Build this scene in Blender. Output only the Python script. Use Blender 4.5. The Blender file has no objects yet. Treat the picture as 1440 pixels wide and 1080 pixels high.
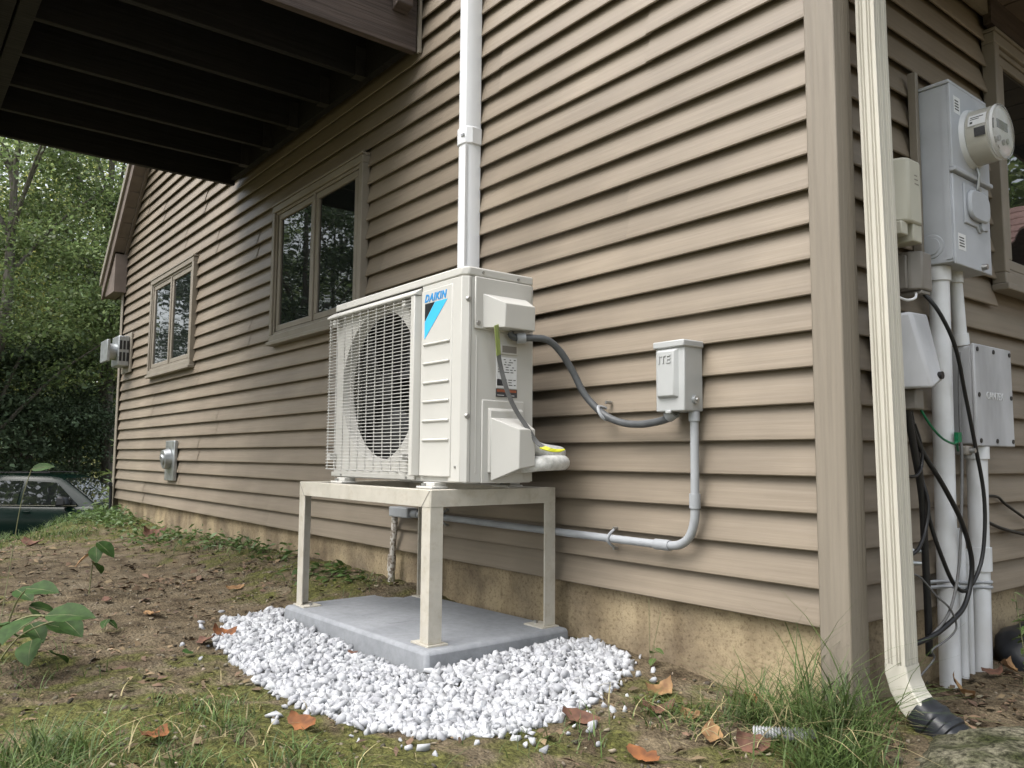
import bpy, bmesh, math, random
import numpy as np
from mathutils import Vector, Matrix, noise as mnoise
S = bpy.context.scene
COL = S.collection
rad = math.radians

# ------------------------------------------------------------------ camera
cam = bpy.data.cameras.new('camera'); camo = bpy.data.objects.new('camera', cam); COL.objects.link(camo)
cam.sensor_fit = 'HORIZONTAL'; cam.sensor_width = 36; cam.lens = 28.43; cam.clip_start = .02; cam.clip_end = 1500
yaw, pitch, roll = 0.901041, 0.0905648, 0.00718404
fw = Vector((-math.sin(yaw)*math.cos(pitch), math.cos(yaw)*math.cos(pitch), math.sin(pitch)))
r0 = Vector((math.cos(yaw), math.sin(yaw), 0)); u0 = r0.cross(fw)
r1 = r0*math.cos(roll)+u0*math.sin(roll); u1 = -r0*math.sin(roll)+u0*math.cos(roll)
camo.matrix_world = Matrix(((r1.x, u1.x, -fw.x, 1.18960), (r1.y, u1.y, -fw.y, -2.04705), (r1.z, u1.z, -fw.z, .45317), (0, 0, 0, 1)))
S.camera = camo

# ------------------------------------------------------------------ world, sun, exposure
SUN_EL, SUN_AZ = rad(58), rad(190)          # azimuth measured clockwise from +y
w = bpy.data.worlds.new('World'); S.world = w; w.use_nodes = True
nt = w.node_tree; bg = nt.nodes['Background']
sky = nt.nodes.new('ShaderNodeTexSky'); sky.sky_type = 'NISHITA'; sky.sun_disc = False
sky.sun_elevation = SUN_EL; sky.sun_rotation = SUN_AZ; sky.dust_density = 4; sky.air_density = 1.2
hsv = nt.nodes.new('ShaderNodeHueSaturation'); hsv.inputs['Saturation'].default_value = .36
nt.links.new(sky.outputs[0], hsv.inputs['Color']); nt.links.new(hsv.outputs[0], bg.inputs[0])
bg.inputs[1].default_value = .14
sun = bpy.data.lights.new('sun', 'SUN'); suno = bpy.data.objects.new('sun', sun); COL.objects.link(suno)
sun.energy = 1.3; sun.angle = rad(60); sun.color = (1, .975, .94)
sd = Vector((math.sin(SUN_AZ)*math.cos(SUN_EL), math.cos(SUN_AZ)*math.cos(SUN_EL), math.sin(SUN_EL)))
suno.rotation_euler = sd.to_track_quat('Z', 'Y').to_euler()
S.view_settings.view_transform = 'Standard'; S.view_settings.look = 'None'; S.view_settings.gamma = 1
S.view_settings.use_curve_mapping = False
S.view_settings.exposure = 1.45

# ------------------------------------------------------------------ helpers
MATS = {}
def mat(name, col, rough=.6, metal=0., var=.0, nscale=20., bump=0., bscale=60., spec=.4, col2=None, stretch=(1, 1, 1), island=0., objrand=0., trans=0., coat=0., detail=4., lo=.35, hi=.65):
    """procedural principled material: base colour broken up by noise, optional bump"""
    if name in MATS: return MATS[name]
    m = bpy.data.materials.new(name); m.use_nodes = True; MATS[name] = m
    n = m.node_tree.nodes; l = m.node_tree.links; b = n['Principled BSDF']
    b.inputs['Roughness'].default_value = rough; b.inputs['Metallic'].default_value = metal
    b.inputs['Specular IOR Level'].default_value = spec
    if coat: b.inputs['Coat Weight'].default_value = coat
    tc = n.new('ShaderNodeTexCoord'); mp = n.new('ShaderNodeMapping'); mp.inputs['Scale'].default_value = stretch
    l.new(tc.outputs['Object'], mp.inputs[0])
    c2 = col2 or tuple(c*(1-var) for c in col)
    tx = n.new('ShaderNodeTexNoise'); tx.inputs['Scale'].default_value = nscale; tx.inputs['Detail'].default_value = detail
    l.new(mp.outputs[0], tx.inputs[0])
    rp = n.new('ShaderNodeValToRGB'); rp.color_ramp.elements[0].position = lo; rp.color_ramp.elements[1].position = hi
    rp.color_ramp.elements[0].color = (*c2, 1); rp.color_ramp.elements[1].color = (*col, 1)
    l.new(tx.outputs[0], rp.inputs[0]); out = rp.outputs[0]
    if island or objrand:
        g = n.new('ShaderNodeNewGeometry') if island else n.new('ShaderNodeObjectInfo')
        h = n.new('ShaderNodeHueSaturation'); a = island or objrand
        mr = n.new('ShaderNodeMapRange'); mr.inputs[3].default_value = 1-a; mr.inputs[4].default_value = 1+a
        l.new(g.outputs['Random Per Island' if island else 'Random'], mr.inputs[0]); l.new(mr.outputs[0], h.inputs['Value'])
        if island:
            m2 = n.new('ShaderNodeMapRange'); m2.inputs[3].default_value = .5-.03*a; m2.inputs[4].default_value = .5+.035*a
            wn = n.new('ShaderNodeTexWhiteNoise'); wn.noise_dimensions = '1D'
            l.new(g.outputs['Random Per Island'], wn.inputs['W']); l.new(wn.outputs['Value'], m2.inputs[0]); l.new(m2.outputs[0], h.inputs['Hue'])
        l.new(out, h.inputs['Color']); out = h.outputs[0]
    l.new(out, b.inputs['Base Color'])
    if bump:
        t2 = n.new('ShaderNodeTexNoise'); t2.inputs['Scale'].default_value = bscale; t2.inputs['Detail'].default_value = 5
        l.new(mp.outputs[0], t2.inputs[0])
        bp = n.new('ShaderNodeBump'); bp.inputs['Strength'].default_value = bump; bp.inputs['Distance'].default_value = .01
        l.new(t2.outputs[0], bp.inputs['Height']); l.new(bp.outputs[0], b.inputs['Normal'])
    if trans:
        tr = n.new('ShaderNodeBsdfTranslucent'); mx = n.new('ShaderNodeMixShader'); mx.inputs[0].default_value = trans
        l.new(out, tr.inputs[0]); l.new(b.outputs[0], mx.inputs[1]); l.new(tr.outputs[0], mx.inputs[2])
        l.new(mx.outputs[0], n['Material Output'].inputs[0])
    return m

class MB:
    def __init__(s): s.v = []; s.f = []
    def add(s, vs, fs):
        o = len(s.v); s.v += [tuple(v) for v in vs]; s.f += [tuple(i+o for i in f) for f in fs]; return s
    def box(s, x0, x1, y0, y1, z0, z1):
        return s.add([(x0, y0, z0), (x1, y0, z0), (x1, y1, z0), (x0, y1, z0), (x0, y0, z1), (x1, y0, z1), (x1, y1, z1), (x0, y1, z1)],
                     [(3, 2, 1, 0), (4, 5, 6, 7), (0, 1, 5, 4), (1, 2, 6, 5), (2, 3, 7, 6), (3, 0, 4, 7)])
    def hexa(s, a, b):
        """two quads, 4 points each (bottom ring, top ring)"""
        return s.add(list(a)+list(b), [(3, 2, 1, 0), (4, 5, 6, 7), (0, 1, 5, 4), (1, 2, 6, 5), (2, 3, 7, 6), (3, 0, 4, 7)])
    def prism(s, poly, axis, a, b):
        """poly in the two remaining axes (in x,y,z order), extruded along axis from a to b"""
        def P(q, t): r = list(q); r.insert(axis, t); return r
        n = len(poly)
        return s.add([P(q, a) for q in poly]+[P(q, b) for q in poly],
                     [tuple(range(n-1, -1, -1)), tuple(range(n, 2*n))]+[(i, (i+1) % n, n+(i+1) % n, n+i) for i in range(n)])
    def cyl(s, p0, p1, ra, rb=None, n=16, caps=True):
        return s.tube([p0, p1], [ra, ra if rb is None else rb], n, caps, smooth=0)
    def tube(s, pts, rr, n=10, caps=True, smooth=3, flat=1.):
        pts = [Vector(p) for p in pts]
        if not isinstance(rr, (list, tuple)): rr = [rr]*len(pts)
        if smooth and len(pts) > 2:
            P = []; R = []
            for i in range(len(pts)-1):
                a, b, c, d = pts[max(i-1, 0)], pts[i], pts[i+1], pts[min(i+2, len(pts)-1)]
                for k in range(smooth):
                    t = k/smooth
                    P.append(.5*((2*b)+(c-a)*t+(2*a-5*b+4*c-d)*t*t+(3*b-a-3*c+d)*t**3)); R.append(rr[i]*(1-t)+rr[i+1]*t)
            P.append(pts[-1]); R.append(rr[-1]); pts, rr = P, R
        o = len(s.v); t0 = (pts[1]-pts[0]).normalized()
        up = Vector((0, 0, 1)) if abs(t0.z) < .9 else Vector((1, 0, 0))
        nx = t0.cross(up).normalized()
        for i, p in enumerate(pts):
            t = (pts[min(i+1, len(pts)-1)]-pts[max(i-1, 0)]).normalized()
            nx = (nx-t*nx.dot(t)).normalized(); ny = t.cross(nx)
            for k in range(n):
                a = 2*math.pi*k/n; s.v.append(tuple(p+nx*math.cos(a)*rr[i]+ny*math.sin(a)*rr[i]*flat))
        for i in range(len(pts)-1):
            for k in range(n):
                s.f.append((o+i*n+k, o+i*n+(k+1) % n, o+(i+1)*n+(k+1) % n, o+(i+1)*n+k))
        if caps:
            s.f.append(tuple(o+k for k in range(n-1, -1, -1))); e = o+(len(pts)-1)*n; s.f.append(tuple(e+k for k in range(n)))
        return s
    def build(s, name, m, parent=None, bev=0, smooth=None, loc=None):
        me = bpy.data.meshes.new(name); me.from_pydata(s.v, [], s.f); me.update()
        bm = bmesh.new(); bm.from_mesh(me); bmesh.ops.recalc_face_normals(bm, faces=bm.faces); bm.to_mesh(me); bm.free()
        return finish(name, me, m, parent, bev, smooth, loc)
def finish(name, me, m, parent=None, bev=0, smooth=None, loc=None):
    o = bpy.data.objects.new(name, me); COL.objects.link(o)
    if m: me.materials.append(m)
    if parent: o.parent = parent
    if loc: o.location = loc
    if bev:
        b = o.modifiers.new('bevel', 'BEVEL'); b.width = bev; b.segments = 2; b.limit_method = 'ANGLE'; b.angle_limit = rad(35)
        smooth = 40 if smooth is None else smooth
    if smooth:
        me.polygons.foreach_set('use_smooth', [True]*len(me.polygons)); me.set_sharp_from_angle(angle=rad(smooth))
    return o
def tag(o, label=None, cat=None, group=None, kind=None):
    if label: o['label'] = label
    if cat: o['category'] = cat
    if group: o['group'] = group
    if kind: o['kind'] = kind
    return o
def thing(name, label, cat, group=None, loc=(0, 0, 0)):
    o = bpy.data.objects.new(name, None); COL.objects.link(o); o.location = loc; o.empty_display_size = .1
    return tag(o, label, cat, group)
def text(name, body, size, m, parent, matrix, depth=.001, shear=0., bold=0., spacing=1.):
    cu = bpy.data.curves.new(name, 'FONT'); cu.body = body; cu.size = size; cu.extrude = depth; cu.shear = shear; cu.offset = bold; cu.space_character = spacing
    cu.resolution_u = 3
    tmp = bpy.data.objects.new('tmp', cu); COL.objects.link(tmp)
    dg = bpy.context.evaluated_depsgraph_get(); me = bpy.data.meshes.new_from_object(tmp.evaluated_get(dg))
    bpy.data.objects.remove(tmp); me.transform(matrix)
    me.materials.clear(); return finish(name, me, m, parent)
FACE_FRONT = Matrix.Rotation(rad(90), 4, 'X')                                     # text facing -y
FACE_RIGHT = Matrix.Rotation(rad(90), 4, 'Z') @ Matrix.Rotation(rad(90), 4, 'X')  # text facing +x
def screw(parent, p, d, r=.007, m=None, name='screw'):
    p = Vector(p); d = Vector(d)
    return MB().cyl(p-d*.004, p+d*.004, r, r*.75, 10).build(name, m or MATS['screw'], parent, smooth=40)

# ------------------------------------------------------------------ materials
def siding_mat(name, a, b):
    m = mat(name, a, rough=.5, col2=b, nscale=1., stretch=(2.0, 2.0, 60), bump=.14, bscale=1.3, spec=.35, objrand=.075, detail=6, lo=.3, hi=.7)
    n = m.node_tree.nodes; l = m.node_tree.links; bs = n['Principled BSDF']
    # dusty streaks and faint blotches that lie on the vinyl
    tc = n.new('ShaderNodeTexCoord'); t = n.new('ShaderNodeTexNoise'); t.inputs['Scale'].default_value = 1.7; t.inputs['Detail'].default_value = 5
    l.new(tc.outputs['Object'], t.inputs[0])
    r = n.new('ShaderNodeValToRGB'); r.color_ramp.elements[0].position = .3; r.color_ramp.elements[0].color = (.80, .79, .79, 1)
    r.color_ramp.elements[1].position = .7; r.color_ramp.elements[1].color = (1.1, 1.09, 1.08, 1)
    l.new(t.outputs[0], r.inputs[0])
    mx = n.new('ShaderNodeMix'); mx.data_type = 'RGBA'; mx.blend_type = 'MULTIPLY'; mx.inputs[0].default_value = 1
    src = bs.inputs['Base Color'].links[0].from_socket
    l.new(src, mx.inputs[6]); l.new(r.outputs[0], mx.inputs[7]); l.new(mx.outputs[2], bs.inputs['Base Color'])
    return m
siding_mat('siding', (.238, .200, .154), (.204, .170, .130))
mat('trim', (.225, .195, .156), rough=.55, col2=(.19, .164, .131), nscale=1., stretch=(70, 70, 2.5), bump=.3, bscale=1.5, detail=6)
mat('frame', (.245, .217, .178), rough=.45, var=.12, nscale=9)
mat('soffit', (.16, .128, .11), rough=.6, var=.2, nscale=8)
mat('screw', (.42, .42, .41), rough=.35, metal=.8, var=.3, nscale=300)
mat('ac', (.52, .512, .482), rough=.42, var=.05, nscale=6, bump=.03, bscale=900, spec=.4)
mat('ac_dark', (.03, .03, .03), rough=.6, var=.3, nscale=15)
mat('fan_black', (.018, .018, .019), rough=.42, var=.3, nscale=15)
mat('coil', (.012, .012, .013), rough=.5, var=.5, nscale=120, metal=.2)
mat('grille_wire', (.50, .495, .475), rough=.4, var=.1, nscale=20)
mat('hanger', (.05, .048, .046), rough=.5, metal=.4, var=.3)  # galvanised steel darkened: under-deck shade put into its colour
mat('logo_cyan', (.05, .46, .82), rough=.4, var=.02)
mat('logo_blue', (.02, .25, .58), rough=.4, var=.02)
mat('logo_black', (.012, .014, .016), rough=.4, var=.02)
mat('paper', (.70, .71, .72), rough=.5, var=.06, nscale=60)
mat('print', (.06, .06, .065), rough=.6, var=.2, nscale=200)
mat('label_red', (.33, .10, .05), rough=.5, var=.2, nscale=100)
mat('stand', (.49, .463, .402), rough=.45, var=.12, nscale=14, bump=.05, bscale=200)
mat('pad', (.250, .262, .280), rough=.75, col2=(.205, .216, .232), nscale=4.5, bump=.12, bscale=260, detail=8)
mat('white_pvc', (.72, .735, .76), rough=.28, var=.05, nscale=5)
mat('grey_pvc', (.33, .345, .365), rough=.42, var=.16, nscale=14)
mat('pale_pvc', (.68, .70, .73), rough=.42, col2=(.56, .57, .58), nscale=7, detail=6)
mat('grey_steel', (.40, .41, .41), rough=.42, var=.1, nscale=9, spec=.5)
mat('meter_grey', (.45, .475, .515), rough=.5, var=.14, nscale=7, spec=.4, detail=6)
mat('beige_box', (.46, .45, .38), rough=.5, var=.08, nscale=8)
mat('taupe_box', (.21, .195, .175), rough=.5, var=.12, nscale=12)
mat('worn_grey', (.46, .47, .49), rough=.6, col2=(.33, .335, .35), nscale=9, stretch=(1, 1, .35), detail=7)
mat('galv', (.42, .44, .45), rough=.38, metal=.7, var=.25, nscale=20)
mat('whip', (.085, .09, .095), rough=.45, var=.2, nscale=40)
mat('black_cable', (.014, .014, .015), rough=.4, var=.2, nscale=40)
mat('grey_cable', (.13, .13, .13), rough=.5, var=.2, nscale=40)
mat('green_wire', (.01, .16, .07), rough=.4, var=.2, nscale=40)
mat('yellow_wire', (.62, .62, .02), rough=.4, var=.15, nscale=40)
mat('insulation', (.68, .68, .66), rough=.8, var=.25, nscale=45, bump=.3, bscale=120)
mat('meter_cream', (.66, .65, .60), rough=.4, var=.05)
mat('downspout', (.53, .51, .445), rough=.45, col2=(.46, .44, .38), nscale=5, stretch=(1, 1, .5), detail=5)
mat('black_plastic', (.018, .02, .024), rough=.4, var=.3, nscale=25)
mat('deck_wood_shaded', (.0115, .0105, .0105), rough=.75, var=.5, nscale=1., stretch=(40, 2, 40), bump=.35, bscale=1.5, detail=6)  # dark stain taken to near black: shade under the deck put into colour
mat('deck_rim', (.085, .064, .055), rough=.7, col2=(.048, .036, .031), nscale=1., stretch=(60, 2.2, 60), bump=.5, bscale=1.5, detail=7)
mat('speckled_pipe', (.52, .50, .46), rough=.8, col2=(.20, .165, .13), nscale=75, detail=3, lo=.42, hi=.55)
mat('bark', (.20, .18, .155), rough=.9, col2=(.075, .066, .055), nscale=4, stretch=(5, 5, .8), bump=.8, bscale=8)
mat('maple', (.225, .30, .115), rough=.38, var=.5, nscale=1.2, island=.5, trans=.45, spec=.45)
mat('maple_pale', (.38, .40, .13), rough=.55, var=.4, nscale=.9, island=.4, trans=.45, spec=.3)
mat('hemlock', (.125, .175, .10), rough=.6, var=.4, nscale=1.2, island=.45, trans=.2, spec=.25)
mat('rhodo', (.14, .19, .06), rough=.35, var=.3, nscale=3, island=.35, trans=.3, spec=.5)
mat('grass', (.105, .160, .045), rough=.55, var=.4, nscale=6, island=.45, trans=.3)
mat('weed', (.095, .155, .045), rough=.5, var=.3, nscale=12, island=.3, trans=.3)
mat('leaf_green', (.042, .088, .020), rough=.6, var=.45, nscale=30, trans=.25, spec=.2)
mat('stem', (.20, .20, .10), rough=.6, var=.3, nscale=30)
mat('dead_orange', (.27, .105, .036), rough=.8, col2=(.11, .045, .02), nscale=25, trans=.15)
mat('dead_tan', (.33, .20, .09), rough=.75, col2=(.16, .085, .04), nscale=25, trans=.15)
mat('dead_brown', (.15, .072, .045), rough=.8, col2=(.07, .035, .024), nscale=30)
mat('litter', (.17, .115, .07), rough=.85, var=.5, nscale=15, island=.6)
mat('stone', (.44, .45, .465), rough=.8, col2=(.29, .295, .315), nscale=26, island=.22, detail=6)
mat('pebble', (.20, .17, .125), rough=.9, var=.5, nscale=15, island=.75)
mat('boulder', (.155, .145, .115), rough=.95, col2=(.035, .040, .018), nscale=9, bump=1., bscale=60, detail=14, lo=.36, hi=.66, spec=.1)
mat('car_paint', (.003, .012, .009), rough=.2, var=.05, spec=.22)
mat('car_black', (.012, .012, .013), rough=.35, var=.2)
mat('chrome', (.6, .6, .6), rough=.2, metal=1., var=.05)
mat('tyre', (.02, .02, .02), rough=.85, var=.3, nscale=30)
mat('asphalt', (.065, .065, .065), rough=.9, var=.4, nscale=60, bump=.4, bscale=150)
mat('shingle', (.24, .15, .135), rough=.9, var=.35, nscale=18, bump=.5, bscale=80, objrand=.1)
mat('roofing', (.09, .075, .065), rough=.9, var=.35, nscale=18, bump=.5, bscale=80)
mat('outline', (.27, .277, .277), rough=.5, var=.1)

def glass_mat(name, tint):
    m = bpy.data.materials.new(name); m.use_nodes = True; MATS[name] = m
    b = m.node_tree.nodes['Principled BSDF']; b.inputs['Base Color'].default_value = (*tint, 1); b.inputs['Roughness'].default_value = .015
    b.inputs['IOR'].default_value = 1.62; b.inputs['Specular IOR Level'].default_value = .75
    n = m.node_tree.nodes; l = m.node_tree.links          # slightly wavy panes
    t = n.new('ShaderNodeTexNoise'); t.inputs['Scale'].default_value = 2.2; tc = n.new('ShaderNodeTexCoord'); l.new(tc.outputs['Object'], t.inputs[0])
    bp = n.new('ShaderNodeBump'); bp.inputs['Strength'].default_value = .06; bp.inputs['Distance'].default_value = .02
    l.new(t.outputs[0], bp.inputs['Height']); l.new(bp.outputs[0], b.inputs['Normal'])
    return m
glass_mat('window_glass', (.010, .012, .012)); glass_mat('car_glass', (.012, .014, .014))
m = bpy.data.materials.new('meter_glass'); m.use_nodes = True; MATS['meter_glass'] = m
b = m.node_tree.nodes['Principled BSDF']; b.inputs['Transmission Weight'].default_value = .85; b.inputs['Roughness'].default_value = .12; b.inputs['Base Color'].default_value = (.93, .92, .88, 1); b.inputs['IOR'].default_value = 1.3

def ground_mat():
    m = bpy.data.materials.new('ground'); m.use_nodes = True; MATS['ground'] = m
    n = m.node_tree.nodes; l = m.node_tree.links; b = n['Principled BSDF']; b.inputs['Roughness'].default_value = .95; b.inputs['Specular IOR Level'].default_value = .15
    tc = n.new('ShaderNodeTexCoord')
    def nz(s, d=6, off=0., dist=0.):
        t = n.new('ShaderNodeTexNoise'); t.inputs['Scale'].default_value = s; t.inputs['Detail'].default_value = d; t.inputs['Distortion'].default_value = dist
        mp = n.new('ShaderNodeMapping'); mp.inputs['Location'].default_value = (off, off*.7, off*1.3); l.new(tc.outputs['Object'], mp.inputs[0]); l.new(mp.outputs[0], t.inputs[0]); return t.outputs[0]
    def ramp(src, p0, c0, p1, c1):
        r = n.new('ShaderNodeValToRGB'); e = r.color_ramp.elements; e[0].position = p0; e[0].color = (*c0, 1); e[1].position = p1; e[1].color = (*c1, 1); l.new(src, r.inputs[0]); return r.outputs[0]
    def mix(f, a, c):
        x = n.new('ShaderNodeMix'); x.data_type = 'RGBA'; l.new(f, x.inputs[0]); l.new(a, x.inputs[6]); l.new(c, x.inputs[7]); return x.outputs[2]
    dirt = ramp(nz(9, 9), .3, (.050, .037, .023), .72, (.185, .150, .100))
    pale = ramp(nz(95, 3, 5), .35, (.12, .098, .066), .7, (.27, .235, .175))
    dirt = mix(ramp(nz(4, 6, 9), .5, (0, 0, 0), .68, (.75, .75, .75)), dirt, pale)
    moss = ramp(nz(40, 6, 2), .3, (.038, .042, .012), .7, (.135, .140, .042))
    at = n.new('ShaderNodeAttribute'); at.attribute_name = 'moss'
    mt = n.new('ShaderNodeMath'); mt.operation = 'ADD'; l.new(at.outputs['Fac'], mt.inputs[0])
    sc = n.new('ShaderNodeMath'); sc.operation = 'MULTIPLY_ADD'; sc.inputs[1].default_value = 1.6; sc.inputs[2].default_value = -.8; l.new(nz(5.5, 8, 3, .6), sc.inputs[0]); l.new(sc.outputs[0], mt.inputs[1])
    col = mix(ramp(mt.outputs[0], .38, (0, 0, 0), .62, (.9, .9, .9)), dirt, moss)
    l.new(col, b.inputs['Base Color'])
    bp = n.new('ShaderNodeBump'); bp.inputs['Strength'].default_value = 1.; bp.inputs['Distance'].default_value = .022; l.new(nz(75, 10), bp.inputs['Height']); l.new(bp.outputs[0], b.inputs['Normal'])
    return m
ground_mat()
def foundation_mat():
    m = mat('concrete', (.36, .295, .195), rough=.9, col2=(.185, .148, .105), nscale=3.2, bump=.22, bscale=140, detail=8)
    n = m.node_tree.nodes; l = m.node_tree.links; b = n['Principled BSDF']
    tc = n.new('ShaderNodeTexCoord'); mp = n.new('ShaderNodeMapping'); mp.inputs['Scale'].default_value = (6, 6, 1.5); l.new(tc.outputs['Object'], mp.inputs[0])
    t = n.new('ShaderNodeTexNoise'); t.inputs['Scale'].default_value = 1; t.inputs['Detail'].default_value = 7; l.new(mp.outputs[0], t.inputs[0])
    r = n.new('ShaderNodeValToRGB'); r.color_ramp.elements[0].position = .36; r.color_ramp.elements[0].color = (.66, .63, .60, 1); r.color_ramp.elements[1].position = .56; r.color_ramp.elements[1].color = (1, 1, 1, 1)
    l.new(t.outputs[0], r.inputs[0]); mx = n.new('ShaderNodeMix'); mx.data_type = 'RGBA'; mx.blend_type = 'MULTIPLY'; mx.inputs[0].default_value = 1
    l.new(b.inputs['Base Color'].links[0].from_socket, mx.inputs[6]); l.new(r.outputs[0], mx.inputs[7]); l.new(mx.outputs[2], b.inputs['Base Color'])
foundation_mat()
M = MATS

def regrain(m, scale, lo, hi, dark, light):
    n = m.node_tree.nodes; l = m.node_tree.links; b = n['Principled BSDF']; tc = n.new('ShaderNodeTexCoord')
    t = n.new('ShaderNodeTexNoise'); t.inputs['Scale'].default_value = scale; t.inputs['Detail'].default_value = 9; t.inputs['Roughness'].default_value = .72; l.new(tc.outputs['Object'], t.inputs[0])
    r = n.new('ShaderNodeValToRGB'); e = r.color_ramp.elements; e[0].position = lo; e[0].color = (*dark, 1); e[1].position = hi; e[1].color = (*light, 1); l.new(t.outputs[0], r.inputs[0])
    mx = n.new('ShaderNodeMix'); mx.data_type = 'RGBA'; mx.blend_type = 'MULTIPLY'; mx.inputs[0].default_value = 1
    l.new(b.inputs['Base Color'].links[0].from_socket, mx.inputs[6]); l.new(r.outputs[0], mx.inputs[7]); l.new(mx.outputs[2], b.inputs['Base Color'])
regrain(M['ground'], 130, .36, .60, (.52, .50, .48), (1.28, 1.26, 1.22))
regrain(M['boulder'], 75, .40, .62, (.25, .25, .22), (1.35, 1.33, 1.25))
regrain(M['concrete'], 9, .36, .56, (.74, .71, .68), (1.08, 1.06, 1.0))
regrain(M['concrete'], 70, .34, .5, (.55, .52, .48), (1.05, 1.05, 1.05))
regrain(M['pad'], 30, .35, .6, (.86, .86, .86), (1.06, 1.06, 1.06))
regrain(M['stand'], 24, .30, .5, (.86, .82, .76), (1.02, 1.02, 1.02))

# ------------------------------------------------------------------ terrain
def sstep(a, b, x):
    t = np.clip((x-a)/(b-a), 0, 1); return t*t*(3-2*t)
WX = [-12, -9, -7.6, -6.4, -4.3, -2.8, -2.2, -1.5, -.8, -.43, -.1, .3, 3]
WZ = [-.2, -.17, -.15, -.19, -.15, -.135, -.15, -.215, -.205, -.215, -.22, -.235, -.27]
def ground_z(x, y):
    x = np.asarray(x, float); y = np.asarray(y, float)
    zw = np.interp(x, WX, WZ)
    z = zw+(-.245-zw)*sstep(0, .75, -y)
    s = (x+7.65)*-.42+(y+.59)*-.91
    z = z-1.35*sstep(-.55, 4.9, s)
    z = z-1.25*sstep(-8.9, -13., x)*(1-sstep(-.3, 5.2, s))
    return z
def axis(dense, lo, hi):
    a = list(dense); st = dense[1]-dense[0]
    while a[-1] < hi: st *= 1.22; a.append(a[-1]+st)
    st = dense[1]-dense[0]; b = []
    v = dense[0]
    while v > lo: st *= 1.22; v -= st; b.append(v)
    return np.array(b[::-1]+a)
gx = axis(list(np.arange(-3.4, 1.3, .022)), -420, 420); gy = axis(list(np.arange(-2.1, 1.2, .022)), -420, 420)
GX, GY = np.meshgrid(gx, gy, indexing='ij'); GZ = ground_z(GX, GY)
flat = np.stack([GX.ravel(), GY.ravel()], 1)
nzv = np.array([mnoise.noise((a*1.7, b*1.7, 0))*.022+mnoise.noise((a*6, b*6, 3))*.012+mnoise.noise((a*19, b*19, 7))*.011 if -12 < a < 4 and -6 < b < 5 else 0. for a, b in flat])
far = np.hypot(flat[:, 0]+3, flat[:, 1])
GZf = GZ.ravel()+nzv+np.where(far > 45, (far-45)*.06, 0)      # land rises gently into the woods
V = np.stack([flat[:, 0], flat[:, 1], GZf], 1); nx_, ny_ = len(gx), len(gy)
I = np.arange(nx_*ny_).reshape(nx_, ny_)
Fq = np.stack([I[:-1, :-1].ravel(), I[1:, :-1].ravel(), I[1:, 1:].ravel(), I[:-1, 1:].ravel()], 1)
def np_mesh(name, V, F):
    me = bpy.data.meshes.new(name); k = F.shape[1]
    me.vertices.add(len(V)); me.vertices.foreach_set('co', np.ascontiguousarray(V, dtype=np.float32).ravel())
    me.loops.add(F.size); me.loops.foreach_set('vertex_index', np.ascontiguousarray(F, dtype=np.int32).ravel())
    me.polygons.add(len(F)); me.polygons.foreach_set('loop_start', np.arange(0, F.size, k, dtype=np.int32)); me.polygons.foreach_set('loop_total', np.full(len(F), k, dtype=np.int32))
    me.update(calc_edges=True); me.validate(); return me
gme = np_mesh('ground', V, Fq)
def moss_at(x, y):
    """0..1: where the yard is mossy or grassy instead of bare"""
    v = .52+0*x
    v = v-.42*np.exp(-(((x+2.9)/1.3)**2+((y+1.0)/.45)**2))       # bare track left of the pad
    v = v-.35*np.exp(-(((x+4.6)/1.6)**2+((y+.9)/.4)**2))
    v = v+.3*sstep(-5.8, -7.4, x)+.25*np.exp(-(((x+.75)/.6)**2+((y+1.3)/.25)**2))
    v = v-.3*sstep(.12, .4, y)*sstep(-.2, .2, x)
    v = v-.3*np.exp(-(((x+.6)/.5)**2+((y+.03)/.12)**2))
    return v
at = gme.attributes.new('moss', 'FLOAT', 'POINT'); at.data.foreach_set('value', moss_at(V[:, 0], V[:, 1]).astype(np.float32))
go = finish('ground', gme, M['ground'], smooth=60); go['kind'] = 'structure'
def gz(x, y):
    return float(ground_z(x, y))+mnoise.noise((x*1.7, y*1.7, 0))*.022+mnoise.noise((x*6, y*6, 3))*.012
# driveway where the car stands
dv = MB()
xs = np.linspace(-22.5, -14.2, 8); ys = np.linspace(-30, 40, 30)
for i in range(7):
    for j in range(29):
        q = [(xs[i], ys[j]), (xs[i+1], ys[j]), (xs[i+1], ys[j+1]), (xs[i], ys[j+1])]
        dv.add([(a, b_, max(float(ground_z(a, b_))+.02, -1.6)) for a, b_ in q], [(0, 1, 2, 3)])
tag(dv.build('driveway', M['asphalt'], smooth=60), kind='structure')

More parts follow.
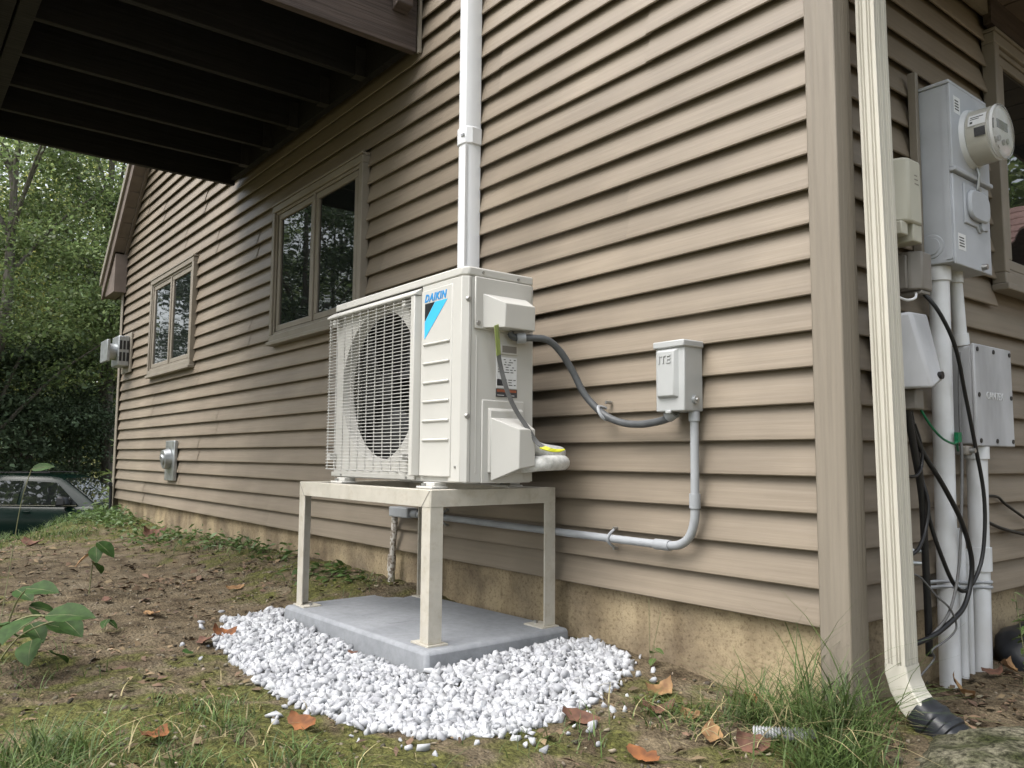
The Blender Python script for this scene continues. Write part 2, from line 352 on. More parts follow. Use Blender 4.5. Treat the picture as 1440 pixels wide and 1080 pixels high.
# ------------------------------------------------------------------ house
C = .1016; LIP = .026
WL, RIDGE = -8.12, -4.06
def roofline(x): return 2.99+(min(x, -2*4.06-x)+7.65)*1.0       # underside of rake soffit at the gable wall
house = thing('house', 'tan vinyl sided house with steep gable, brown trim and concrete foundation', 'house', loc=(0, 0, 0))
wall = MB()
wall.prism([(WL, 0), (0.0, 0), (0.0, 2.45), (RIDGE, 6.55), (WL, 2.45)], 1, .034, .12).build('gable_wall', M['siding'], house)
gable = [o for o in house.children if o.name.startswith('gable_wall')][0]
side = MB().box(-.12, -.034, .125, 9.0, 0, 2.5).build('side_wall', M['siding'], house)
MB().box(WL, WL+.1, .125, 9, 0, 2.5).build('far_wall', M['siding'], house)
def panel_mesh(L, rows=2, flip=False):
    """vinyl panel: lapped courses with a turned-under lip; length L along local x, face towards -y"""
    seg = max(1, int(L/1.2)); v = []; f = []; W = [random.uniform(-.0014, .0014) for _ in range(seg+1)]
    for r in range(rows):
        z = r*C      # each course hangs over the one below it with an open slot behind the lip
        prof = [(.006, z+.001), (.001, z), (-.0015, z+.003), (-.0005, z+.012), (LIP*.34, z+C*.5), (LIP*.86, z+C*.95), (LIP, z+C+.022)]
        n = len(prof); o = len(v)
        for i in range(seg+1): v += [(L*i/seg, p[0]+W[i], p[1]) for p in prof]
        for i in range(seg):
            for k in range(n-1): f.append((o+i*n+k, o+(i+1)*n+k, o+(i+1)*n+k+1, o+i*n+k+1))
    me = bpy.data.meshes.new('siding_panel'); me.from_pydata(v, [], f); me.update(); return me
random.seed(4)
SEAMS = {0: [-7.0, -3.935], 2: [-5.9, -2.3], 4: [-5.43, -1.77], 6: [-5.01, -1.37], 8: [-6.83, -3.17], 10: [-5.5, -1.86], 12: [-4.4, -.75], 14: [-6.2, -2.5], 20: [-5.16, -1.497], 24: [-5.5, -1.9], 26: [-6.72, -3.06], 22: [-6.0, -2.1]}
TRIM_L = -.035
for r in range(0, 64, 2):
    zb = r*C; L_ = WL+.012; R_ = TRIM_L+.01
    if zb > 2.3:
        L_ = max(WL+.012, -7.65+(zb-2.99)-.05); R_ = min(R_, -2*4.06-L_)
    if R_-L_ < .3: break
    se = SEAMS.get(r) or [random.uniform(-7.4, -4.2)]
    if len(se) == 1: se = [se[0], se[0]+3.66]
    cuts = [L_]+[q for q in se if L_+.15 < q < R_-.15]+[R_]
    for i in range(len(cuts)-1):
        a, b2 = cuts[i], cuts[i+1]+(.022 if i < len(cuts)-2 else 0)
        off = -.0038 if i % 2 == 0 else 0.
        o = finish('siding_panel', panel_mesh(b2-a), M['siding'], gable); o.location = (a, off, zb)
# side wall panels (local x -> +y, face -> +x)
for r in range(0, 22, 2):
    zb = r*C
    cuts = [.07, 1.16] if 1.0 < zb+.1 < 2.08 else [.07, 2.2+.37*((r*7) % 5), 5.6]
    if 1.0 < zb+.1 < 2.08: cuts += [2.72, 5.6]
    for i in range(len(cuts)-1):
        if 1.0 < zb+.1 < 2.08 and i == 1: continue
        o = finish('siding_panel', panel_mesh(cuts[i+1]-cuts[i]), M['siding'], side); o.location = (.0, cuts[i], zb); o.rotation_euler = (0, 0, rad(90))
# corner posts
MB().prism([(-.035, -.02), (.056, -.02), (.056, .07), (.047, .07), (.047, -.011), (-.035, -.011)], 2, -.21, 2.5).build('corner_trim', M['trim'], house, bev=.004)
MB().box(-.03, .045, -.009, .068, -.2, 2.5).build('corner_core', M['trim'], house)
MB().prism([(WL-.03, -.02), (WL+.05, -.02), (WL+.05, -.01), (WL-.02, -.01), (WL-.02, .06), (WL-.03, .06)], 2, -.08, 2.2).build('corner_trim', M['frame'], house, bev=.003)
# foundation
fo = MB().box(WL+.06, -.02, .03, 9, -1.6, -.004)
fo.build('foundation', M['concrete'], house)
# windows
def window(x0, x1, z0, z1, parent, name, right=False, mullions=1):
    """double casement, built facing -y at y=0 ; local frame then turned for the side wall"""
    e = bpy.data.objects.new(name, None); COL.objects.link(e); e.parent = parent
    def ring(a0, a1, b0, b1, t, y0, y1):
        return MB().box(a0, a1, y0, y1, b0, b0+t).box(a0, a1, y0, y1, b1-t, b1).box(a0, a0+t, y0, y1, b0+t, b1-t).box(a1-t, a1, y0, y1, b0+t, b1-t)
    ring(x0, x1, z0, z1, .042, -.034, .014).build('casing', M['frame'], e, bev=.004)
    ring(x0+.043, x1-.043, z0+.043, z1-.043, .018, -.022, .014).build('frame', M['frame'], e, bev=.003)
    MB().box(x0-.012, x1+.012, -.048, .012, z0-.026, z0-.001).build('sill', M['frame'], e, bev=.004)
    MB().box(x0-.004, x1+.004, -.040, .012, z1+.001, z1+.014).build('drip_cap', M['frame'], e, bev=.002)
    n = mullions+1; W = (x1-x0-.124)
    for i in range(n):
        a = x0+.062+W*i/n; b_ = x0+.062+W*(i+1)/n
        if i: MB().box(a-.014, a+.014, -.026, .012, z0+.062, z1-.062).build('mullion', M['frame'], e, bev=.003)
        sa = ring(a+.016, b_-.016, z0+.064, z1-.064, .038, -.017, .010).build('sash', M['frame'], e, bev=.004)
        MB().box(a+.055, b_-.055, -.006, .004, z0+.103, z1-.103).build('pane', M['window_glass'], e)
    return e
wz0, wz1 = 1.195, 2.10
window(-3.94, -2.68, wz0, wz1, house, 'window')
window(-6.92, -5.62, wz0, wz1, house, 'window')
sw = window(0, 1.5, 1.10, 2.06, house, 'window', mullions=1)
sw.rotation_euler = (0, 0, rad(90)); sw.location = (0.0, 1.16, 0)
# drill holes behind the panes are not needed: the panes sit proud of the lapped siding in their frames
# roof: two slopes, rake boards, soffits, eave boxes, gutter
roof = bpy.data.objects.new('roof', None); COL.objects.link(roof); roof.parent = house
EV = -8.5
def slope(poly, name, mtl, y0, y1): return MB().prism(poly, 1, y0, y1).build(name, mtl, roof)
def zl(x, off=0): return 2.99+(x+7.65)+off
for sgn in (1, -1):
    mx = (lambda x: x) if sgn == 1 else (lambda x: -8.12-x)
    slope([(mx(EV), zl(EV, .26)), (mx(RIDGE), zl(RIDGE, .26)), (mx(RIDGE), zl(RIDGE, .30)), (mx(EV-.04), zl(EV-.04, .30))], 'shingles', M['roofing'], -.16, 9)
    slope([(mx(EV), zl(EV, .0)), (mx(RIDGE), zl(RIDGE, .0)), (mx(RIDGE), zl(RIDGE, .255)), (mx(EV), zl(EV, .255))], 'rake_board', M['soffit'], -.145, -.125)
    slope([(mx(EV-.01), zl(EV-.01, .16)), (mx(RIDGE), zl(RIDGE, .16)), (mx(RIDGE), zl(RIDGE, .258)), (mx(EV-.01), zl(EV-.01, .258))], 'rake_trim', M['frame'], -.168, -.148)
    n = 30
    for i in range(n):                                      # soffit planks across the rake
        xa = -8.05+(RIDGE+8.05)*i/n; xb = -8.05+(RIDGE+8.05)*(i+1)/n-.012
        slope([(mx(xa), zl(xa, .012)), (mx(xb), zl(xb, .012)), (mx(xb), zl(xb, .02)), (mx(xa), zl(xa, .02))], 'soffit_plank', M['soffit'], -.124, .0)
    slope([(mx(-8.05), zl(-8.05, .021)), (mx(RIDGE), zl(RIDGE, .021)), (mx(RIDGE), zl(RIDGE, .25)), (mx(-8.05), zl(-8.05, .25))], 'rafter_fill', M['soffit'], -.123, .11)
    slope([(mx(-8.07), zl(-8.07, -.03)), (mx(RIDGE), zl(RIDGE, -.03)), (mx(RIDGE), zl(RIDGE, .011)), (mx(-8.07), zl(-8.07, .011))], 'frieze_strip', M['soffit'], -.03, -.004)
MB().prism([(EV+.02, 2.17), (-8.03, 2.17), (-8.03, 2.58), (EV+.02, 2.16)], 1, -.122, .0).build('eave_box', M['soffit'], roof, bev=.003)
MB().box(EV, -8.13, .0, 9, 2.17, 2.19).build('eave_soffit', M['soffit'], roof)
# right-hand eave: soffit planks, fascia and gutter
for i in range(46):
    y = -.12+i*.2
    MB().box(.0, .50, y, y+.19, 2.20, 2.215).build('soffit_plank', M['soffit'], roof)
MB().box(.0, .54, -.12, 9, 2.219, 2.24).build('soffit_backing', M['soffit'], roof)
MB().box(.502, .52, -.14, 9, 2.15, 2.42).build('fascia', M['soffit'], roof)
MB().prism([(.523, 2.40), (.64, 2.40), (.64, 2.38), (.61, 2.30), (.523, 2.29)], 1, -.16, 9).build('gutter', M['frame'], roof, bev=.004)
MB().box(.002, .02, .08, 1.15, 2.13, 2.2).build('frieze_board', M['frame'], house)
MB().box(.002, .03, 1.15, 6, 2.09, 2.2).build('frieze_board', M['deck_rim'], house)

# ------------------------------------------------------------------ deck overhead
deck = thing('deck', 'dark stained wooden deck over the window, seen from beneath, its joists darkened by painted shade', 'deck')
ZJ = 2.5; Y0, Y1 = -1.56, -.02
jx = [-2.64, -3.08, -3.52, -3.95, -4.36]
for x in jx: MB().box(x-.019, x+.019, Y0, Y1-.042, ZJ, ZJ+.235).build('joist', M['deck_wood_shaded'], deck, bev=.002)
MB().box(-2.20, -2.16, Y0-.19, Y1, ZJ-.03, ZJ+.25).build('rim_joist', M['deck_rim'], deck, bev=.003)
MB().box(-4.77, -4.73, Y0-.19, Y1, ZJ-.03, ZJ+.25).build('rim_joist', M['deck_wood_shaded'], deck, bev=.003)
MB().box(-4.729, -2.201, Y1-.04, Y1, ZJ, ZJ+.235).build('ledger', M['deck_wood_shaded'], deck)
MB().box(-4.729, -2.201, Y0-.078, Y0-.001, ZJ-.012, ZJ+.235).build('beam', M['deck_wood_shaded'], deck, bev=.003)
MB().box(-4.729, -2.201, Y0-.165, Y0-.088, ZJ-.012, ZJ+.235).build('beam', M['deck_wood_shaded'], deck, bev=.003)
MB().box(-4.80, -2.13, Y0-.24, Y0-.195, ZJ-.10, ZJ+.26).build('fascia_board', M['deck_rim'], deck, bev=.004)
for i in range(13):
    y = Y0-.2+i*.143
    MB().box(-4.80, -2.13, y, y+.137, ZJ+.262, ZJ+.30).build('deck_board', M['deck_wood_shaded'], deck)
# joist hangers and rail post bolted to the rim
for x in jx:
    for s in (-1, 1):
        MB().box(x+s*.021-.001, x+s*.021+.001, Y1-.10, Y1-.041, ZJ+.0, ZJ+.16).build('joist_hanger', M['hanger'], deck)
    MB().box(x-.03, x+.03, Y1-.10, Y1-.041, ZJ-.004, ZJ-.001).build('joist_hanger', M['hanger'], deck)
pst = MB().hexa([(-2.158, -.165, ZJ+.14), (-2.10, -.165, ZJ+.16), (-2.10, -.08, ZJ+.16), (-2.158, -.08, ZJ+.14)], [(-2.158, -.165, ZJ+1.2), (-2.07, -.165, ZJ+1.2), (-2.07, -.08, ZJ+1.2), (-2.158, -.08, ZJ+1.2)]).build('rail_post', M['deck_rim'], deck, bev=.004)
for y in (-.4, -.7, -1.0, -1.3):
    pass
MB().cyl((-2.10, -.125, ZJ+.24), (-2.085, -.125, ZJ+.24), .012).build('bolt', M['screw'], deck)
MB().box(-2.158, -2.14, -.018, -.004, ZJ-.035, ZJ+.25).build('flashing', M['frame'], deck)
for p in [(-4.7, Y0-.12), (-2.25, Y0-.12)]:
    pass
MB().box(-4.69, -4.55, Y0-.19, Y0-.05, gz(-4.62, Y0-.1)-.3, ZJ-.013).build('post', M['deck_wood_shaded'], deck, bev=.004)

# ------------------------------------------------------------------ heat pump, stand and pad
AX0, AX1, AY0, AY1, AZ0, AZ1 = -1.995, -1.017, -.506, -.205, .366, 1.101
ac = thing('heat_pump', 'off white heat pump outdoor unit with round fan grille standing on steel frame', 'heat pump', loc=(0, 0, 0))
A = M['ac']
MB().box(AX0+.004, AX1-.004, AY0+.012, AY1-.004, AZ0, AZ0+.03).build('base_pan', A, ac, bev=.004)
MB().prism([(AX0, AY0+.02), (AX0+.012, AY0), (AX1-.02, AY0), (AX1, AY0+.02), (AX1, AY1), (AX0, AY1)], 2, AZ1-.032, AZ1).build('top_panel', A, ac, bev=.006)
MB().box(AX0, AX0+.004, AY0+.03, AY1, AZ0+.031, AZ1-.033).build('left_panel', A, ac)
MB().box(AX0+.005, AX1-.005, AY1-.006, AY1-.002, AZ0+.031, AZ1-.033).build('coil', M['coil'], ac)
# right side: wrapped corner post of the front panel, then service panel
MB().prism([(AX1-.085, AY0), (AX1-.018, AY0), (AX1, AY0+.018), (AX1, -.477), (AX1-.006, -.477), (AX1-.006, AY0+.02), (AX1-.021, AY0+.006), (AX1-.085, AY0+.006)], 2, AZ0+.004, AZ1-.034).build('corner_post', A, ac, bev=.002)
sp = MB().box(AX1-.006, AX1-.002, -.475, AY1, AZ0+.004, AZ1-.034).build('side_panel', A, ac)
MB().box(AX1-.004, AX1-.0005, -.455, -.449, .40, .865).build('side_rib', A, ac, bev=.001)
# upper terminal cover: plate and sloped hood
def frustum_right(y0, y1, z0, z1, iy0, iy1, iz0, iz1, x0, x1):
    return MB().hexa([(x0, y0, z0), (x0, y1, z0), (x0, y1, z1), (x0, y0, z1)], [(x1, iy0, iz0), (x1, iy1, iz0), (x1, iy1, iz1), (x1, iy0, iz1)])
tcv = MB().box(AX1-.001, AX1+.007, -.466, -.217, .887, 1.068).build('terminal_cover', A, ac, bev=.005)
frustum_right(-.434, -.243, .892, 1.012, -.378, -.246, .893, .978, AX1+.006, AX1+.062).build('hood', A, tcv, bev=.003)
for p in [(AX1+.006, -.452, .908), (AX1+.006, -.232, .903)]: screw(tcv, p, (1, 0, 0), .0105)
for p in [(AX1, -.487, .987), (AX1, -.487, .59)]: screw(ac, p, (1, 0, 0), .0105)
for p in [(AX1, -.43, 1.086), (AX1, -.275, 1.083)]: screw(ac, p, (1, 0, 0), .006)
# recessed hand grip, rating plate, warning plate
g = MB().box(AX1-.002, AX1+.003, -.353, -.276, .81, .846).build('grip_frame', A, ac, bev=.002)
MB().box(AX1+.002, AX1+.0035, -.346, -.283, .816, .840).build('grip_recess', M['taupe_box'], g)
rp = MB().box(AX1-.002, AX1+.0002, -.368, -.279, .692, .800).build('rating_plate', M['paper'], ac)
random.seed(9)
for i in range(11):
    z = .792-i*.0088
    if i in (6, 7): continue
    y = -.362
    while y < -.29:
        wd = random.uniform(.006, .024); MB().box(AX1+.0003, AX1+.0008, y, min(y+wd, -.284), z-.0016, z+.0012).build('print_line', M['print'], rp); y += wd+random.uniform(.004, .02)
MB().box(AX1+.0003, AX1+.0008, -.366, -.327, .700, .722).build('print_block', M['print'], rp)
wp = MB().box(AX1-.002, AX1+.0002, -.369, -.277, .661, .689).build('warning_plate', M['print'], ac)
for i in range(2): MB().box(AX1+.0003, AX1+.0008, -.366+i*.046, -.327+i*.046, .678, .687).build('warning_band', M['label_red'], wp)
for i in range(2): MB().box(AX1+.0003, AX1+.0008, -.364+i*.046, -.335+i*.046, .666, .668).build('print_line', M['paper'], wp)
# valve cover
vc = MB().box(AX1-.001, AX1+.006, -.432, -.25, .366, .648).build('valve_cover', A, ac, bev=.005)
frustum_right(-.408, -.258, .40, .622, -.405, -.262, .402, .612, AX1+.004, AX1+.018).build('raised_panel', A, vc, bev=.003)
MB().add([(AX1+.017, -.404, .588), (AX1+.017, -.262, .588), (AX1+.017, -.262, .42), (AX1+.017, -.404, .372),
          (AX1+.088, -.335, .548), (AX1+.088, -.266, .548), (AX1+.088, -.266, .425), (AX1+.088, -.335, .415)],
         [(0, 1, 5, 4), (4, 5, 6, 7), (0, 4, 7, 3), (3, 7, 6, 2), (1, 2, 6, 5), (0, 3, 2, 1)]).build('hood', A, vc, bev=.003)
# front panel with round opening
FX, FZ, FR = -1.625, .732, .300
def ring_panel(y, x0, x1, z0, z1, cx, cz, r, n=64):
    mb = MB(); vs = []; 
    for k in range(n):
        a = 2*math.pi*k/n; c, s_ = math.cos(a), math.sin(a)
        t = min((x1-cx)/c if c > 1e-6 else 1e9, (x0-cx)/c if c < -1e-6 else 1e9, (z1-cz)/s_ if s_ > 1e-6 else 1e9, (z0-cz)/s_ if s_ < -1e-6 else 1e9)
        vs.append((cx+c*t, y, cz+s_*t)); vs.append((cx+c*r, y, cz+s_*r)); vs.append((cx+c*(r-.012), y+.045, cz+s_*(r-.012)))
    for cxx, czz in ((x0, z0), (x1, z0), (x1, z1), (x0, z1)):
        pass
    mb.add(vs, [(3*k, 3*((k+1) % n), 3*((k+1) % n)+1, 3*k+1) for k in range(n)]+[(3*k+1, 3*((k+1) % n)+1, 3*((k+1) % n)+2, 3*k+2) for k in range(n)])
    return mb
ring_panel(AY0+.014, AX0+.004, AX1-.085, AZ0+.03, AZ1-.032, FX, FZ, FR).build('fan_shroud', A, ac, smooth=40)
MB().box(AX0+.008, AX1-.01, AY0+.14, AY0+.145, AZ0+.032, AZ1-.034).build('heat_exchanger', M['coil'], ac)
# fan
fan = bpy.data.objects.new('fan', None); COL.objects.link(fan); fan.parent = ac
MB().cyl((FX, AY0+.05, FZ), (FX, AY0+.12, FZ), .062, .07, 24).build('hub', M['fan_black'], fan, smooth=40)
for k in range(3):
    a0 = k*2*math.pi/3+.5; vs = []; nr, na = 6, 7
    for i in range(nr):
        rr = .06+(.21)*i/(nr-1)
        for j in range(na):
            a = a0+(.2+.75*(i/(nr-1))**.8)*(j/(na-1)-.5)*1.7+.35*(i/(nr-1)); vs.append((FX+rr*math.cos(a), AY0+.055+.055*(j/(na-1)), FZ+rr*math.sin(a)))
    MB().add(vs, [(i*na+j, i*na+j+1, (i+1)*na+j+1, (i+1)*na+j) for i in range(nr-1) for j in range(na-1)]).build('fan_blade', M['fan_black'], fan, smooth=60)
# grille: frame bars and wires
gr = bpy.data.objects.new('fan_grille', None); COL.objects.link(gr); gr.parent = ac
GXL, GXR, GZB, GZT, GY_ = -2.008, -1.325, .40, 1.036, -.528
MB().prism([(AY0+.012, GZT+.002), (GY_-.004, GZT+.002), (GY_-.004, GZT+.010), (AY0+.004, GZT+.030), (AY0+.012, GZT+.030)], 0, GXL-.004, GXR+.034).build('grille_top_rail', A, gr, bev=.002)
MB().prism([(GXR, GY_-.002), (GXR+.026, GY_-.002), (GXR+.036, AY0+.004), (GXR, AY0+.013)], 2, AZ0+.02, GZT+.001).build('grille_side_bar', A, gr, bev=.003)
MB().box(AX0, GXR-.001, AY0+.004, AY0+.013, AZ0+.004, GZB-.012).build('lower_rail', A, gr, bev=.002)
wires = MB()
nh = 50
for i in range(nh):
    z = GZB+(GZT-GZB)*i/(nh-1); r = .0015
    wires.tube([(GXL, AY0+.07, z), (GXL, GY_+.012, z), (GXL+.006, GY_+.003, z), (GXL+.02, GY_, z), (GXR+.002, GY_, z)], r, 4, caps=False, smooth=0)
wires.build('horizontal_wires', M['grille_wire'], gr)
wires = MB()
for i in range(11):
    x = GXL+.018+(GXR-GXL-.02)*i/10
    wires.tube([(x, AY0+.02, GZB-.006), (x, GY_+.0045, GZB-.001), (x, GY_+.0045, GZT), (x, AY0+.02, GZT+.004)], .0024, 5, caps=False, smooth=0)
for y in (AY0+.06, AY0+.02): wires.tube([(GXL+.004, y, GZB), (GXL+.004, y, GZT)], .0022, 5, caps=False, smooth=0)
wires.build('vertical_wires', M['grille_wire'], gr)
for (x, z) in [(GXR-.06, GZT-.02), (GXL+.05, GZT-.02), (GXR-.06, GZB+.05), (GXL+.03, GZB+.05)]:
    MB().box(x-.012, x+.012, GY_+.002, AY0+.014, z-.014, z+.014).build('grille_clip', M['grille_wire'], gr, bev=.003)
# badge panel right of the fan
bpnl = MB().box(-1.284, -1.086, AY0-.003, AY0+.012, .385, 1.050).build('front_panel', A, ac, bev=.004)
MB().box(-1.284, -1.086, AY0+.002, AY0+.010, 1.051, AZ1-.033).build('upper_panel', A, ac)
MB().box(AX0+.01, -1.285, AY0-.001, AY0+.010, GZT+.032, AZ1-.033).build('upper_panel', A, ac)
for z in (.851, .782, .713, .646, .578, .511):
    MB().prism([(AY0-.003, z+.006), (AY0-.009, z+.0035), (AY0-.009, z-.001), (AY0-.003, z-.0065)], 0, -1.262, -1.098).build('rib', A, bpnl, bev=.0015)
text('brand_lettering', 'DAIKIN', .0375, M['logo_blue'], bpnl, Matrix.Translation((-1.262, AY0-.0035, 1.0065)) @ FACE_FRONT, depth=.0008, shear=.26, bold=.0014, spacing=1.12)
yb = AY0-.0042
MB().prism([(-1.259, 1.000), (-1.196, 1.000), (-1.259, .938)], 1, yb, yb+.0015).build('emblem_black', M['logo_black'], bpnl)
MB().prism([(-1.192, 1.000), (-1.115, 1.000), (-1.259, .873), (-1.259, .934)], 1, yb, yb+.0015).build('emblem_blue', M['logo_cyan'], bpnl)
for p in [(-1.90, AY0+.004, .377), (-1.38, AY0+.004, .377), (-1.06, AY0, .42)]: screw(ac, p, (0, -1, 0), .005)
# feet
for (x, y) in [(-1.87, -.52), (-1.20, -.52), (-1.87, -.19), (-1.20, -.19)]:
    f = MB().box(x-.05, x+.05, y-.02, y+.05, .344, .352).box(x-.035, x+.035, y+.0, y+.05, .352, .366).build('foot', A, ac, bev=.002)
    MB().cyl((x-.025, y-.005, .350), (x-.025, y-.005, .362), .009, n=8).build('bolt', M['screw'], f)

# stand of steel angle
SX0, SX1, SY0, SY1, SZ = -2.105, -1.075, -.592, -.045, .343
st = thing('equipment_stand', 'cream painted steel angle stand with four legs carrying the heat pump', 'stand')
PZ = lambda x: -.160-.013*(SX1-x)/1.03
t_, w_ = .006, .052
for (x, y, sx, sy) in [(SX0, SY0, 1, 1), (SX1, SY0, -1, 1), (SX0+.13, SY1+.018, 1, -1), (SX1, SY1, -1, -1)]:
    zb = PZ(x)+.006
    poly = [(x, y), (x+sx*w_, y), (x+sx*w_, y+sy*t_), (x+sx*t_, y+sy*t_), (x+sx*t_, y+sy*w_), (x, y+sy*w_)]
    lg = MB().prism(poly, 2, zb, SZ-.001).build('leg', M['stand'], st, bev=.0015)
    MB().box(min(x-sx*.012, x+sx*.095), max(x-sx*.012, x+sx*.095), min(y-sy*.008, y+sy*.07), max(y-sy*.008, y+sy*.07), zb-.006, zb-.0005).build('base_plate', M['stand'], lg)
    MB().cyl((x+sx*.075, y+sy*.03, zb), (x+sx*.075, y+sy*.03, zb+.008), .008, n=6).build('anchor_bolt', M['screw'], lg)
def rail_x(y, sy):
    MB().prism([(y-sy*.0015, SZ), (y+sy*.052, SZ), (y+sy*.052, SZ-t_), (y+sy*.0045, SZ-t_), (y+sy*.0045, SZ-.056), (y-sy*.0015, SZ-.056)], 0, SX0+.002, SX1-.002).build('rail', M['stand'], st, bev=.001)
def rail_y(x, sx):
    MB().prism([(x-sx*.0015, SZ+.001), (x+sx*.052, SZ+.001), (x+sx*.052, SZ-t_), (x+sx*.0045, SZ-t_), (x+sx*.0045, SZ-.055), (x-sx*.0015, SZ-.055)], 1, SY0+.002, SY1-.002).build('rail', M['stand'], st, bev=.001)
rail_x(SY0, 1); rail_x(SY1, -1); rail_y(SX0, 1); rail_y(SX1, -1)
# mitred weld seams at the front corners
for (x, s) in [(SX0, 1), (SX1, -1)]:
    MB().add([(x, SY0-.0022, SZ-.002), (x+s*.003, SY0-.0022, SZ), (x+s*.054, SY0-.0022, SZ-.056), (x+s*.051, SY0-.0022, SZ-.058)], [(0, 1, 2, 3)]).build('weld_seam', M['taupe_box'], st)
# pad
pad = MB().hexa([(-2.15, -.640, -.295), (-1.015, -.640, -.285), (-1.015, -.012, -.28), (-2.15, -.012, -.29)], [(-2.14, -.630, -.1745), (-1.025, -.630, -.160), (-1.025, -.022, -.158), (-2.14, -.022, -.172)]).build('equipment_pad', M['pad'], bev=.014)
tag(pad, 'smooth grey equipment pad under the stand, ringed by white gravel', 'pad')
seam = MB()
for (x0_, x1_, y0_, y1_) in [(-1.72, -1.50, -.49, -.487), (-1.72, -1.50, -.35, -.347), (-1.72, -1.717, -.487, -.35), (-1.503, -1.50, -.487, -.35)]:
    f_ = lambda x: -.160-(.0145)*(-1.025-x)/1.115
    seam.hexa([(x0_, y0_, f_(x0_)-.002), (x1_, y0_, f_(x1_)-.002), (x1_, y1_, f_(x1_)-.002), (x0_, y1_, f_(x0_)-.002)], [(x0_, y0_, f_(x0_)+.0012), (x1_, y0_, f_(x1_)+.0012), (x1_, y1_, f_(x1_)+.0012), (x0_, y1_, f_(x0_)+.0012)])
seam.build('moulded_rectangle', M['pad'], pad)

# gravel: angular marble chips heaped round the pad
rng = np.random.default_rng(7)
GP = [(-2.36, -.60), (-2.28, -.84), (-1.90, -1.0), (-1.30, -1.06), (-1.0, -1.06), (-.72, -1.0), (-.55, -.93), (-.46, -.80), (-.44, -.62), (-.50, -.40), (-.60, -.16), (-.70, -.03), (-.98, .02), (-1.0, -.3), (-1.0, -.66), (-2.17, -.66), (-2.17, -.45)]
def inside(p, poly):
    x, y = p; c = False; n = len(poly)
    for i in range(n):
        x1, y1 = poly[i]; x2, y2 = poly[(i+1) % n]
        if (y1 > y) != (y2 > y) and x < (x2-x1)*(y-y1)/(y2-y1)+x1: c = not c
    return c
def edge_d(p, poly):
    d = 9
    for i in range(len(poly)):
        if i in (12, 13, 14, 15): continue                      # sides that touch the pad
        a = np.array(poly[i]); b_ = np.array(poly[(i+1) % len(poly)]); t = np.clip(np.dot(np.array(p)-a, b_-a)/np.dot(b_-a, b_-a), 0, 1); d = min(d, np.linalg.norm(a+t*(b_-a)-np.array(p)))
    return d
HULLS = []
for k in range(40):
    bm = bmesh.new(); q = rng.normal(size=(11, 3)); q /= np.linalg.norm(q, axis=1, keepdims=True); q *= rng.uniform(.72, 1.15, (11, 1))*np.array([1.35, .95, .72])*rng.uniform(.8, 1.2, 3)
    for p in q: bm.verts.new(p)
    bmesh.ops.convex_hull(bm, input=bm.verts); bmesh.ops.delete(bm, geom=[v for v in bm.verts if not v.link_faces], context='VERTS'); bm.verts.ensure_lookup_table(); bm.verts.index_update()
    HULLS.append((np.array([v.co for v in bm.verts]), np.array([[v.index for v in f.verts] for f in bm.faces]))); bm.free()
def chips(pts, sizes, rng, flatn=.7):
    Vs = []; Fs = []; o = 0
    for p, s_ in zip(pts, sizes):
        hv, hf = HULLS[rng.integers(0, 40)]
        q = rng.normal(size=4)
        if flatn < .65: q = np.array([1, *rng.normal(size=2)*.25, rng.uniform(-3, 3)])
        q /= np.linalg.norm(q); a, b_, c, e = q
        R = np.array([[1-2*(c*c+e*e), 2*(b_*c-a*e), 2*(b_*e+a*c)], [2*(b_*c+a*e), 1-2*(b_*b_+e*e), 2*(c*e-a*b_)], [2*(b_*e-a*c), 2*(c*e+a*b_), 1-2*(b_*b_+c*c)]])
        Vs.append(hv@R.T*s_*rng.uniform(.8, 1.2)+p); Fs.append(hf+o); o += len(hv)
    return np.concatenate(Vs), np.concatenate(Fs)
pts = []; sz = []
while len(pts) < 6800:
    p = (rng.uniform(-2.4, -.42), rng.uniform(-1.12, .03))
    if not inside(p, GP): continue
    d = edge_d(p, GP)
    if d < .02 and rng.random() < .4: continue
    h = .019*min(d/.16, 1)
    s_ = rng.uniform(.007, .016) if rng.random() < .85 else rng.uniform(.016, .022)
    lay = rng.random()
    pts.append((p[0], p[1], gz(*p)+.004+h*(.35+.65*lay))); sz.append(s_)
V_, F_ = chips(pts, sz, rng)
tag(finish('gravel', np_mesh('gravel', V_, F_), M['stone']), 'bright white angular marble gravel heaped round the grey pad', 'gravel', kind='stuff')
base = MB(); 
base.add([(x, y, gz(x, y)+.028) for x, y in GP]+[(-1.5, -.45, -.22)], [(i, (i+1) % len(GP), len(GP)) for i in range(len(GP))])
# stray white chips lying on the soil
spts = []; ssz = []
for k in range(70):
    i = rng.integers(0, 12); a = np.array(GP[i]); b_ = np.array(GP[i+1]); t = rng.random(); p = a+(b_-a)*t
    nrm = p-np.array((-1.5, -.3)); nrm /= np.linalg.norm(nrm); p = p+nrm*abs(rng.normal())*.09
    if p[1] > 0: continue
    spts.append((p[0], p[1], gz(*p)+.004)); ssz.append(rng.uniform(.006, .017))
V_, F_ = chips(spts, ssz, rng)
tag(finish('scattered_gravel', np_mesh('scattered_gravel', V_, F_), M['stone']), 'loose white chips strewn on the soil round the gravel bed', 'gravel', kind='stuff')

